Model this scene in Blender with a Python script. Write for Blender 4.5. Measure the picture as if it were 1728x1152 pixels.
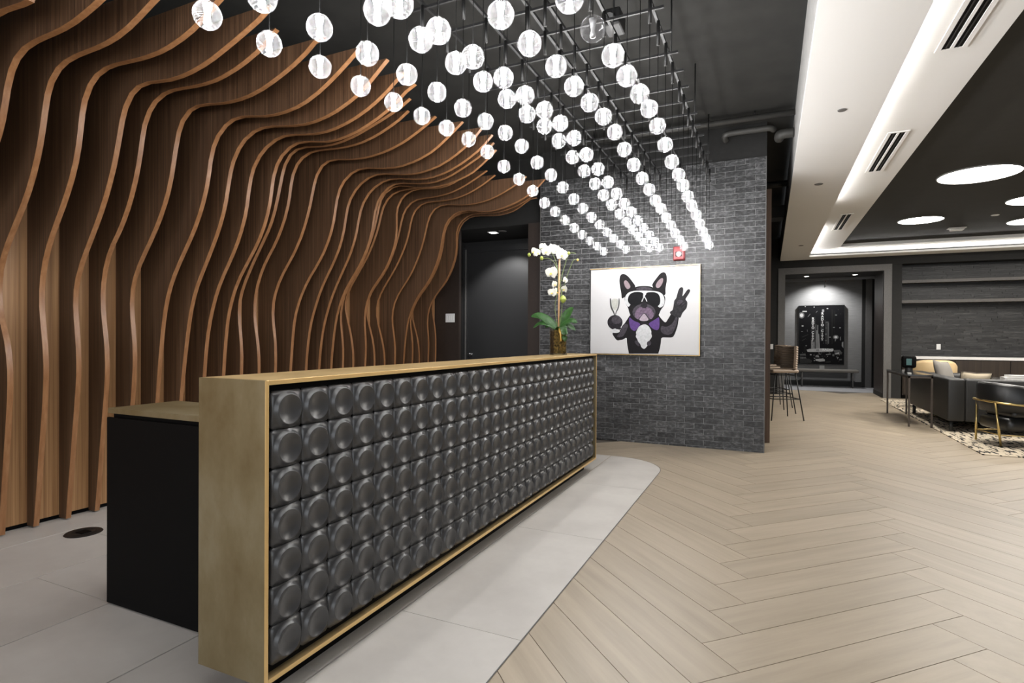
import bpy, bmesh, math, random
from mathutils import Vector, Matrix
PI = math.pi
SC = bpy.context.scene
for _o in list(bpy.data.objects):
    bpy.data.objects.remove(_o)
COL = SC.collection

# ------------------------------------------------------------------ camera
EYE = Vector((0.0, 0.0, 1.25))
_R = Matrix(((0.90875642, -0.00796401, 0.41725094),
             (0.41728335, 0.00289111, -0.90877183),
             (0.00603115, 0.99996411, 0.00595056)))
cd = bpy.data.cameras.new('camera')
cam = bpy.data.objects.new('camera', cd)
COL.objects.link(cam)
cam.matrix_world = Matrix.Translation(EYE) @ _R.to_4x4()
cd.sensor_width = 36.0
cd.lens = 943.0 / 1728.0 * 36.0
cd.clip_start = 0.05
SC.camera = cam

# ------------------------------------------------------------------ light and exposure
SC.view_settings.view_transform = 'Standard'
SC.view_settings.look = 'None'
SC.view_settings.gamma = 1.0
SC.view_settings.use_curve_mapping = False
SC.view_settings.exposure = 0.70
world = bpy.data.worlds.new('World')
SC.world = world
world.use_nodes = True
_bg = world.node_tree.nodes['Background']
_bg.inputs[0].default_value = (0.90, 0.945, 1.0, 1)      # overcast daylight through the shopfront behind the camera
_bg.inputs[1].default_value = 1.5
PENDANT_STRENGTH = 115.0
COVE_STRENGTH = 45.0
ROUND_STRENGTH = 33.0
SC.cycles.use_denoising = True
SC.cycles.max_bounces = 8
SC.cycles.diffuse_bounces = 4
SC.cycles.glossy_bounces = 4
SC.cycles.transparent_max_bounces = 24
SC.cycles.sample_clamp_indirect = 6.0
SC.cycles.caustics_reflective = False
SC.cycles.caustics_refractive = False


def area_lamp(name, loc, size, power, color=(1, 1, 1), rot=(0, 0, 0), spread=PI, size_y=None):
    l = bpy.data.lights.new(name, 'AREA')
    l.energy = power
    l.color = color
    l.size = size
    l.spread = spread
    if size_y:
        l.shape = 'RECTANGLE'
        l.size_y = size_y
    o = bpy.data.objects.new(name, l)
    o.location = loc
    o.rotation_euler = rot
    COL.objects.link(o)
    return o


def spot_lamp(name, loc, target, power, angle, blend=0.5, color=(1, 1, 1), radius=0.03):
    l = bpy.data.lights.new(name, 'SPOT')
    l.energy = power
    l.color = color
    l.spot_size = angle
    l.spot_blend = blend
    l.shadow_soft_size = radius
    o = bpy.data.objects.new(name, l)
    o.location = loc
    o.rotation_euler = (Vector(target) - Vector(loc)).to_track_quat('-Z', 'Y').to_euler()
    COL.objects.link(o)
    return o


# ------------------------------------------------------------------ materials
def new_mat(name):
    m = bpy.data.materials.new(name)
    m.use_nodes = True
    nt = m.node_tree
    b = nt.nodes['Principled BSDF']
    return m, nt, b


def plain(name, col, rough=0.5, metal=0.0, bump=0.0, bscale=60.0, var=0.0, spec=0.5, emit=None, estr=0.0):
    m, nt, b = new_mat(name)
    b.inputs['Base Color'].default_value = (*col, 1)
    b.inputs['Roughness'].default_value = rough
    b.inputs['Metallic'].default_value = metal
    b.inputs['Specular IOR Level'].default_value = spec
    if emit:
        b.inputs['Emission Color'].default_value = (*emit, 1)
        b.inputs['Emission Strength'].default_value = estr
    if bump or var:
        tc = nt.nodes.new('ShaderNodeTexCoord')
        nz = nt.nodes.new('ShaderNodeTexNoise')
        nz.inputs['Scale'].default_value = bscale
        nz.inputs['Detail'].default_value = 3
        nt.links.new(tc.outputs['Object'], nz.inputs['Vector'])
        if bump:
            bp = nt.nodes.new('ShaderNodeBump')
            bp.inputs['Strength'].default_value = bump
            bp.inputs['Distance'].default_value = 0.01
            nt.links.new(nz.outputs['Fac'], bp.inputs['Height'])
            nt.links.new(bp.outputs['Normal'], b.inputs['Normal'])
        if var:
            r = nt.nodes.new('ShaderNodeValToRGB')
            r.color_ramp.elements[0].position = 0.3
            r.color_ramp.elements[1].position = 0.7
            r.color_ramp.elements[0].color = (*[c * (1 - var) for c in col], 1)
            r.color_ramp.elements[1].color = (*[min(1, c * (1 + var)) for c in col], 1)
            nt.links.new(nz.outputs['Fac'], r.inputs['Fac'])
            nt.links.new(r.outputs['Color'], b.inputs['Base Color'])
    return m


def pieced(name, c0, c1, c2, rough, nscale, rnd='object', pvar=0.25, bump=0.15, bdist=0.004, rrough=0.0, spec=0.5, detail=5.0):
    """noise-grained material whose tone shifts from piece to piece; nscale is a per-axis noise scale"""
    m, nt, b = new_mat(name)
    N = nt.nodes.new
    L = nt.links.new
    tc = N('ShaderNodeTexCoord')
    if rnd == 'object':
        ri = N('ShaderNodeObjectInfo').outputs['Random']
    else:
        ri = N('ShaderNodeNewGeometry').outputs['Random Per Island']
    off = N('ShaderNodeVectorMath')
    off.operation = 'MULTIPLY_ADD'
    cmb = N('ShaderNodeCombineXYZ')
    for i in range(3):
        L(ri, cmb.inputs[i])
    L(cmb.outputs[0], off.inputs[0])
    off.inputs[1].default_value = (17.3, 31.7, 11.1)
    L(tc.outputs['Object'], off.inputs[2])
    mp = N('ShaderNodeMapping')
    mp.inputs['Scale'].default_value = nscale
    L(off.outputs[0], mp.inputs['Vector'])
    nz = N('ShaderNodeTexNoise')
    nz.inputs['Scale'].default_value = 1.0
    nz.inputs['Detail'].default_value = detail
    nz.inputs['Roughness'].default_value = 0.62
    L(mp.outputs[0], nz.inputs['Vector'])
    cr = N('ShaderNodeValToRGB')
    e = cr.color_ramp.elements
    e[0].position, e[1].position = 0.28, 0.72
    e[0].color, e[1].color = (*c0, 1), (*c2, 1)
    k = e.new(0.5)
    k.color = (*c1, 1)
    L(nz.outputs['Fac'], cr.inputs['Fac'])
    hs = N('ShaderNodeHueSaturation')
    mr = N('ShaderNodeMapRange')
    mr.inputs['To Min'].default_value = 1 - pvar
    mr.inputs['To Max'].default_value = 1 + pvar
    L(ri, mr.inputs['Value'])
    L(mr.outputs[0], hs.inputs['Value'])
    L(cr.outputs['Color'], hs.inputs['Color'])
    L(hs.outputs['Color'], b.inputs['Base Color'])
    b.inputs['Roughness'].default_value = rough
    b.inputs['Specular IOR Level'].default_value = spec
    if rrough:
        m2 = N('ShaderNodeMapRange')
        m2.inputs['To Min'].default_value = rough - rrough
        m2.inputs['To Max'].default_value = rough + rrough
        L(nz.outputs['Fac'], m2.inputs['Value'])
        L(m2.outputs[0], b.inputs['Roughness'])
    if bump:
        bp = N('ShaderNodeBump')
        bp.inputs['Strength'].default_value = bump
        bp.inputs['Distance'].default_value = bdist
        L(nz.outputs['Fac'], bp.inputs['Height'])
        L(bp.outputs['Normal'], b.inputs['Normal'])
    return m


def emitter(name, col, strength):
    m = bpy.data.materials.new(name)
    m.use_nodes = True
    nt = m.node_tree
    nt.nodes.remove(nt.nodes['Principled BSDF'])
    e = nt.nodes.new('ShaderNodeEmission')
    e.inputs[0].default_value = (*col, 1)
    e.inputs[1].default_value = strength
    nt.links.new(e.outputs[0], nt.nodes['Material Output'].inputs['Surface'])
    return m


def thin_glass(name, tint, base_fac, rim_fac, white=(0.9, 0.9, 0.92), gloss=0.25, ribs=0.0):
    m = bpy.data.materials.new(name)
    m.use_nodes = True
    nt = m.node_tree
    nt.nodes.remove(nt.nodes['Principled BSDF'])
    N, L = nt.nodes.new, nt.links.new
    tr = N('ShaderNodeBsdfTransparent')
    tr.inputs[0].default_value = (*tint, 1)
    tl = N('ShaderNodeBsdfTranslucent')
    tl.inputs[0].default_value = (*white, 1)
    gl = N('ShaderNodeBsdfGlossy')
    gl.inputs['Roughness'].default_value = 0.12
    lw = N('ShaderNodeLayerWeight')
    lw.inputs['Blend'].default_value = 0.5
    pw = N('ShaderNodeMath')
    pw.operation = 'POWER'
    pw.inputs[1].default_value = 3.0
    L(lw.outputs['Facing'], pw.inputs[0])
    mr = N('ShaderNodeMapRange')
    mr.inputs['To Min'].default_value = base_fac
    mr.inputs['To Max'].default_value = rim_fac
    L(pw.outputs[0], mr.inputs['Value'])
    fac = mr.outputs[0]
    if ribs:
        tc = N('ShaderNodeTexCoord')
        sx = N('ShaderNodeSeparateXYZ')
        L(tc.outputs['Object'], sx.inputs[0])
        sn = N('ShaderNodeMath')
        sn.operation = 'SINE'
        ml = N('ShaderNodeMath')
        ml.operation = 'MULTIPLY'
        ml.inputs[1].default_value = ribs
        L(sx.outputs[2], ml.inputs[0])
        L(ml.outputs[0], sn.inputs[0])
        r2 = N('ShaderNodeMapRange')
        r2.inputs['From Min'].default_value = -1.0
        r2.inputs['To Min'].default_value = 0.05
        r2.inputs['To Max'].default_value = 1.95
        L(sn.outputs[0], r2.inputs['Value'])
        m3 = N('ShaderNodeMath')
        m3.operation = 'MULTIPLY'
        L(fac, m3.inputs[0])
        L(r2.outputs[0], m3.inputs[1])
        fac = m3.outputs[0]
    mx = N('ShaderNodeMixShader')
    L(fac, mx.inputs[0])
    L(tr.outputs[0], mx.inputs[1])
    L(tl.outputs[0], mx.inputs[2])
    m2 = N('ShaderNodeMixShader')
    fr = N('ShaderNodeMath')
    fr.operation = 'MULTIPLY'
    fr.inputs[1].default_value = gloss
    L(lw.outputs['Fresnel'], fr.inputs[0])
    L(fr.outputs[0], m2.inputs[0])
    L(mx.outputs[0], m2.inputs[1])
    L(gl.outputs[0], m2.inputs[2])
    L(m2.outputs[0], nt.nodes['Material Output'].inputs['Surface'])
    return m


M = {}
M['veneer'] = pieced('dark walnut veneer', (0.041, 0.0208, 0.0108), (0.094, 0.0485, 0.0245), (0.168, 0.092, 0.048), 0.5, (90, 90, 0.9), 'object', 0.14, 0.05, 0.002)
M['panel_veneer'] = pieced('walnut panel veneer', (0.19, 0.092, 0.036), (0.33, 0.175, 0.075), (0.49, 0.285, 0.135), 0.45, (60, 60, 0.6), 'object', 0.08, 0.05, 0.002)
M['edge'] = pieced('copper toned edge banding', (0.20, 0.086, 0.031), (0.255, 0.117, 0.047), (0.32, 0.16, 0.072), 0.38, (40, 40, 6), 'object', 0.05, 0.03, 0.001)
M['brick'] = pieced('charcoal glazed brick', (0.018, 0.0182, 0.0188), (0.044, 0.0445, 0.0455), (0.145, 0.146, 0.15), 0.45, (24, 24, 46), 'object', 0.34, 0.35, 0.006, 0.14, 0.3)
M['brick_stuff'] = pieced('charcoal glazed brick field', (0.018, 0.0182, 0.0188), (0.044, 0.0445, 0.0455), (0.145, 0.146, 0.15), 0.45, (24, 24, 46), 'island', 0.34, 0.35, 0.006, 0.14, 0.3)
M['grout'] = plain('pale grey grout', (0.42, 0.42, 0.42), 0.9, 0, 0.2, 120)
M['thin_brick'] = pieced('thin dark stacked brick', (0.010, 0.010, 0.0105), (0.022, 0.022, 0.0225), (0.055, 0.054, 0.053), 0.5, (6, 6, 30), 'island', 0.5, 0.4, 0.005, 0.12)
M['thin_grout'] = plain('dark brick joint', (0.055, 0.055, 0.054), 0.9)
M['plank'] = pieced('pale oak plank', (0.32, 0.262, 0.19), (0.38, 0.314, 0.233), (0.43, 0.358, 0.27), 0.42, (1.1, 15, 15), 'object', 0.055, 0.08, 0.002, 0.06)
M['plank_stuff'] = pieced('pale oak plank field', (0.32, 0.262, 0.19), (0.38, 0.314, 0.233), (0.43, 0.358, 0.27), 0.42, (5, 5, 5), 'island', 0.055, 0.08, 0.002, 0.06)
M['tile'] = pieced('pale concrete porcelain', (0.49, 0.46, 0.425), (0.55, 0.52, 0.483), (0.61, 0.58, 0.54), 0.42, (2.2, 2.2, 2.2), 'object', 0.035, 0.02, 0.001, 0.08)
M['joint'] = plain('floor joint', (0.10, 0.085, 0.07), 0.9)
M['hall_tile'] = plain('grey hall carpet', (0.30, 0.30, 0.31), 0.85, 0, 0.3, 200, 0.15)
M['black_paint'] = plain('black painted plaster', (0.010, 0.0098, 0.0092), 0.75, 0, 0.15, 18, 0.12)
M['ceiling_black'] = plain('black painted deck', (0.016, 0.0157, 0.0140), 0.8, 0, 0.2, 5, 0.25)
M['tray_black'] = plain('black tray ceiling paint', (0.022, 0.0215, 0.019), 0.75, 0, 0.05, 9, 0.1)
M['white_paint'] = plain('white painted plasterboard', (0.84, 0.835, 0.825), 0.7, 0, 0.06, 7)
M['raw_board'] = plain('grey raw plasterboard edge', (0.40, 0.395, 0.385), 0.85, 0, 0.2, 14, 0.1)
M['black_metal'] = plain('black powder coated steel', (0.016, 0.016, 0.016), 0.45, 0.3)
M['dark_steel'] = plain('dark grid steel', (0.013, 0.013, 0.0135), 0.5, 0.0)
M['pipe_paint'] = plain('dark grey pipe paint', (0.040, 0.039, 0.036), 0.55)
M['brown_wall'] = plain('dark brown laminate', (0.030, 0.021, 0.017), 0.45, 0, 0.05, 30, 0.1)
M['door_black'] = plain('satin black door paint', (0.026, 0.026, 0.027), 0.42, 0, 0.03, 30)
M['chrome'] = plain('chrome', (0.75, 0.75, 0.76), 0.15, 1.0)
M['white_plastic'] = plain('white plastic', (0.75, 0.75, 0.74), 0.4)
M['soft_grey'] = plain('grey stained casing', (0.125, 0.121, 0.117), 0.5, 0, 0.05, 40, 0.08)
M['shelf'] = plain('dark grey shelf laminate', (0.085, 0.078, 0.072), 0.5, 0, 0.05, 40, 0.08)
M['hall_wall'] = pieced('grey linen wall covering', (0.20, 0.20, 0.20), (0.25, 0.25, 0.25), (0.29, 0.29, 0.29), 0.8, (4, 4, 90), 'object', 0.02, 0.1, 0.002)
M['dark_laminate'] = pieced('dark wood cabinet front', (0.016, 0.011, 0.008), (0.026, 0.018, 0.013), (0.040, 0.028, 0.02), 0.4, (50, 50, 1), 'object', 0.1, 0.03, 0.001)
M['counter_white'] = plain('white stone counter', (0.72, 0.71, 0.70), 0.3)
M['wood_trim'] = pieced('brown wood casing', (0.10, 0.055, 0.03), (0.15, 0.085, 0.05), (0.20, 0.12, 0.07), 0.5, (60, 60, 1), 'object', 0.02, 0.03)
M['brass'] = pieced('brushed antique brass', (0.47, 0.325, 0.145), (0.56, 0.40, 0.19), (0.64, 0.47, 0.24), 0.40, (5, 5, 3), 'object', 0.02, 0.0, 0.001, 0.08)
M['brass'].node_tree.nodes['Principled BSDF'].inputs['Metallic'].default_value = 0.6
M['brass_bright'] = plain('polished brass edge', (0.74, 0.50, 0.21), 0.35, 0.45)
M['brass_dark'] = pieced('patinated brass sheet', (0.165, 0.118, 0.052), (0.225, 0.178, 0.095), (0.29, 0.245, 0.155), 0.45, (5, 5, 3), 'object', 0.02, 0.0, 0.001, 0.08)
M['brass_dark'].node_tree.nodes['Principled BSDF'].inputs['Metallic'].default_value = 0.55
M['black_panel'] = plain('black laminate', (0.0028, 0.0028, 0.003), 0.6, spec=0.08)
M['dome'] = plain('graphite ceramic', (0.047, 0.047, 0.049), 0.31, 0.0, 0.02, 90, 0.0, 0.7)
M['leather'] = plain('charcoal leather', (0.0135, 0.013, 0.012), 0.5, 0, 0.12, 240)
M['leather_black'] = plain('black leather', (0.009, 0.009, 0.009), 0.34, 0, 0.12, 240)
M['stool_hide'] = plain('taupe leather', (0.36, 0.28, 0.215), 0.5, 0, 0.1, 200, 0.08)
M['tan'] = plain('tan leather', (0.52, 0.38, 0.205), 0.5, 0, 0.08, 160)
M['gold'] = plain('satin gold tube', (0.62, 0.47, 0.20), 0.3, 1.0)
M['bronze'] = plain('dark bronze tube', (0.085, 0.068, 0.055), 0.38, 0.7)
M['smoked'] = plain('smoked dark glass top', (0.012, 0.012, 0.012), 0.1)
M['grey_cloth'] = plain('grey woven cloth', (0.20, 0.185, 0.165), 0.9, 0, 0.3, 300, 0.1)
M['cream_cloth'] = plain('cream woven cloth', (0.52, 0.44, 0.32), 0.9, 0, 0.3, 300, 0.08)
M['paper'] = plain('pale paper', (0.62, 0.61, 0.59), 0.7)
M['red'] = plain('red alarm plastic', (0.20, 0.030, 0.034), 0.4)
M['lens'] = plain('clear strobe lens', (0.72, 0.74, 0.74), 0.15)
M['canvas'] = plain('white print canvas', (0.47, 0.465, 0.47), 0.8)
M['bloom_white'] = plain('white orchid petal', (0.56, 0.55, 0.49), 0.6)
M['bloom_lip'] = plain('yellow orchid lip', (0.75, 0.50, 0.10), 0.6)
M['bud_green'] = plain('lime bud', (0.30, 0.36, 0.07), 0.5)
M['leaf'] = plain('orchid leaf', (0.055, 0.145, 0.040), 0.35, 0, 0.05, 30, 0.25)
M['stake'] = plain('bamboo stake', (0.52, 0.30, 0.16), 0.55, 0, 0.1, 60, 0.15)
M['stem'] = plain('green stem', (0.13, 0.17, 0.06), 0.5)
M['moss'] = plain('brown moss filling', (0.21, 0.13, 0.03), 0.9, 0, 1.0, 55, 0.85)
M['sheath'] = plain('yellow sheath', (0.75, 0.45, 0.10), 0.5)
M['cord'] = plain('black cord', (0.004, 0.004, 0.004), 0.9, spec=0.08)
M['bulb'] = emitter('pendant lamp', (1.0, 0.985, 0.96), PENDANT_STRENGTH)
M['bulb_off'] = plain('unlit lamp', (0.45, 0.45, 0.45), 0.3, 0.6)
M['globe'] = thin_glass('ribbed clear glass', (0.93, 0.93, 0.94), 0.019, 0.085, (0.9, 0.9, 0.92), 0.05, 950.0)
M['vase_glass'] = thin_glass('clear vase glass', (0.92, 0.92, 0.90), 0.03, 0.35, (0.5, 0.5, 0.5), 0.5)
M['round_lamp'] = emitter('round ceiling lamp', (1.0, 0.95, 0.875), ROUND_STRENGTH)
M['cove_lamp'] = emitter('cove led strip', (1.0, 0.975, 0.94), COVE_STRENGTH)
M['down_lamp'] = emitter('downlight lens', (1.0, 0.98, 0.95), 12.0)
M['screen'] = plain('teal display', (0.01, 0.03, 0.03), 0.2, emit=(0.03, 0.20, 0.16), estr=0.16)


def rug_mat():
    m, nt, b = new_mat('cream rug with black brush strokes')
    N, L = nt.nodes.new, nt.links.new
    tc = N('ShaderNodeTexCoord')
    mp = N('ShaderNodeMapping')
    mp.inputs['Scale'].default_value = (17, 4.0, 1)
    mp.inputs['Rotation'].default_value = (0, 0, 0.0)
    L(tc.outputs['Object'], mp.inputs[0])
    nz = N('ShaderNodeTexNoise')
    nz.inputs['Scale'].default_value = 1.6
    nz.inputs['Detail'].default_value = 2.5
    L(mp.outputs[0], nz.inputs['Vector'])
    cr = N('ShaderNodeValToRGB')
    cr.color_ramp.interpolation = 'LINEAR'
    cr.color_ramp.elements[0].position = 0.54
    cr.color_ramp.elements[0].color = (0.58, 0.50, 0.38, 1)
    cr.color_ramp.elements[1].position = 0.56
    cr.color_ramp.elements[1].color = (0.012, 0.011, 0.010, 1)
    L(nz.outputs['Fac'], cr.inputs[0])
    L(cr.outputs[0], b.inputs['Base Color'])
    b.inputs['Roughness'].default_value = 0.95
    return m


M['rug'] = rug_mat()


# ------------------------------------------------------------------ building helpers
def link_mesh(name, me, mats, parent=None, loc=(0, 0, 0), rot=(0, 0, 0)):
    if mats is not None and len(me.materials) == 0:
        for mt in (mats if isinstance(mats, (list, tuple)) else [mats]):
            me.materials.append(M[mt])
    o = bpy.data.objects.new(name, me)
    COL.objects.link(o)
    o.location = loc
    o.rotation_euler = rot
    if parent is not None:
        o.parent = parent
    return o


def done(name, bm, mats, parent=None, loc=(0, 0, 0), rot=(0, 0, 0), smooth=False, angle=None):
    bmesh.ops.recalc_face_normals(bm, faces=bm.faces)
    me = bpy.data.meshes.new(name)
    if smooth:
        for f in bm.faces:
            f.smooth = True
        if angle:
            for e in bm.edges:
                if len(e.link_faces) == 2 and e.calc_face_angle() > angle:
                    e.smooth = False
    bm.to_mesh(me)
    bm.free()
    return link_mesh(name, me, mats, parent, loc, rot)


def tag(o, label, cat, group=None):
    o['label'] = label
    o['category'] = cat
    if group:
        o['group'] = group
    return o


def thing(name, label, cat, loc=(0, 0, 0), rotz=0.0, group=None):
    o = bpy.data.objects.new(name, None)
    o.empty_display_size = 0.1
    COL.objects.link(o)
    o.location = loc
    o.rotation_euler = (0, 0, rotz)
    return tag(o, label, cat, group)


def struct(o):
    o['kind'] = 'structure'
    return o


def add_box(bm, a, b, bevel=0.0, seg=2, mi=0, mat=None):
    x0, y0, z0 = a
    x1, y1, z1 = b
    vs = [bm.verts.new(p) for p in ((x0, y0, z0), (x1, y0, z0), (x1, y1, z0), (x0, y1, z0), (x0, y0, z1), (x1, y0, z1), (x1, y1, z1), (x0, y1, z1))]
    fs = [bm.faces.new([vs[i] for i in q]) for q in ((3, 2, 1, 0), (4, 5, 6, 7), (0, 1, 5, 4), (1, 2, 6, 5), (2, 3, 7, 6), (3, 0, 4, 7))]
    for f in fs:
        f.material_index = mi
    if mat is not None:
        bmesh.ops.transform(bm, matrix=mat, verts=vs)
    if bevel > 0:
        es = list({e for f in fs for e in f.edges})
        r = bmesh.ops.bevel(bm, geom=es, offset=bevel, segments=seg, affect='EDGES', profile=0.5)
        for f in r['faces']:
            f.material_index = mi
    return fs


def box(name, a, b, mat, parent=None, bevel=0.0, seg=2, smooth=False, loc=(0, 0, 0), rot=(0, 0, 0)):
    bm = bmesh.new()
    add_box(bm, a, b, bevel, seg)
    return done(name, bm, mat, parent, loc, rot, smooth, 0.6 if smooth else None)


def add_tube(bm, pts, r, n=10, caps=True, mi=0, r_end=None):
    pts = [Vector(p) for p in pts]
    rings = []
    up = None
    for i, p in enumerate(pts):
        t = (pts[min(i + 1, len(pts) - 1)] - pts[max(i - 1, 0)]).normalized()
        if up is None:
            up = Vector((0, 0, 1)) if abs(t.z) < 0.9 else Vector((1, 0, 0))
        a = t.cross(up)
        if a.length < 1e-6:
            a = t.orthogonal()
        a.normalize()
        b2 = a.cross(t).normalized()
        up = b2
        k = i / max(1, len(pts) - 1)
        rr = r if r_end is None else r + (r_end - r) * k
        rings.append([bm.verts.new(p + (a * math.cos(2 * PI * j / n) + b2 * math.sin(2 * PI * j / n)) * rr) for j in range(n)])
    for i in range(len(rings) - 1):
        for j in range(n):
            f = bm.faces.new((rings[i][j], rings[i][(j + 1) % n], rings[i + 1][(j + 1) % n], rings[i + 1][j]))
            f.smooth = True
            f.material_index = mi
    if caps:
        for rg in (rings[0], rings[-1]):
            bm.faces.new(rg).material_index = mi


def tube(name, pts, r, mat, parent=None, n=10, r_end=None, loc=(0, 0, 0)):
    bm = bmesh.new()
    add_tube(bm, pts, r, n, True, 0, r_end)
    return done(name, bm, mat, parent, loc)


def add_lathe(bm, prof, n=24, c=(0, 0, 0), mi=0):
    rings = []
    for (r, z) in prof:
        if r < 1e-5:
            rings.append([bm.verts.new((c[0], c[1], c[2] + z))])
        else:
            rings.append([bm.verts.new((c[0] + r * math.cos(2 * PI * j / n), c[1] + r * math.sin(2 * PI * j / n), c[2] + z)) for j in range(n)])
    for a, b in zip(rings[:-1], rings[1:]):
        for j in range(n):
            k = (j + 1) % n
            if len(a) == 1 and len(b) == 1:
                continue
            if len(a) == 1:
                f = bm.faces.new((a[0], b[j], b[k]))
            elif len(b) == 1:
                f = bm.faces.new((a[j], a[k], b[0]))
            else:
                f = bm.faces.new((a[j], a[k], b[k], b[j]))
            f.material_index = mi
            f.smooth = True


def lathe(name, prof, mat, parent=None, n=24, loc=(0, 0, 0), rot=(0, 0, 0)):
    bm = bmesh.new()
    add_lathe(bm, prof, n)
    return done(name, bm, mat, parent, loc, rot, True, 0.7)


def spline(pts, per=6):
    pts = [Vector(p) for p in pts]
    P = [pts[0] * 2 - pts[1]] + pts + [pts[-1] * 2 - pts[-2]]
    out = []
    for i in range(1, len(P) - 2):
        for s in range(per):
            t = s / per
            a, b, c, d = P[i - 1], P[i], P[i + 1], P[i + 2]
            out.append(0.5 * ((2 * b) + (c - a) * t + (2 * a - 5 * b + 4 * c - d) * t * t + (3 * b - a - 3 * c + d) * t ** 3))
    out.append(pts[-1])
    return out


def pillow(bm, w, h, t, n=10, mat=None, mi=0):
    """square cushion: w x h, thickness t, pinched corners"""
    top, bot = [], []
    for side, store in ((1, top), (-1, bot)):
        for i in range(n + 1):
            row = []
            for j in range(n + 1):
                u, v = 2 * i / n - 1, 2 * j / n - 1
                k = (max(0, 1 - abs(u) ** 2.6) * max(0, 1 - abs(v) ** 2.6)) ** 0.5
                pin = 1 - 0.10 * (1 - abs(u * v))
                p = Vector((u * w / 2 * pin, v * h / 2 * pin, side * t / 2 * k))
                row.append(bm.verts.new(mat @ p if mat else p))
            store.append(row)
    for st, flip in ((top, False), (bot, True)):
        for i in range(n):
            for j in range(n):
                q = [st[i][j], st[i + 1][j], st[i + 1][j + 1], st[i][j + 1]]
                f = bm.faces.new(q[::-1] if flip else q)
                f.smooth = True
                f.material_index = mi
    bmesh.ops.remove_doubles(bm, verts=bm.verts, dist=1e-5)


def ordinal(n):
    w = ['zeroth', 'first', 'second', 'third', 'fourth', 'fifth', 'sixth', 'seventh', 'eighth', 'ninth', 'tenth', 'eleventh', 'twelfth', 'thirteenth',
         'fourteenth', 'fifteenth', 'sixteenth', 'seventeenth', 'eighteenth', 'nineteenth', 'twentieth', 'twenty-first', 'twenty-second', 'twenty-third', 'twenty-fourth']
    return w[n]


def unpack(s):
    return [tuple(int(v) / 1000.0 for v in t.split(',')) for t in s.split()]


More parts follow.
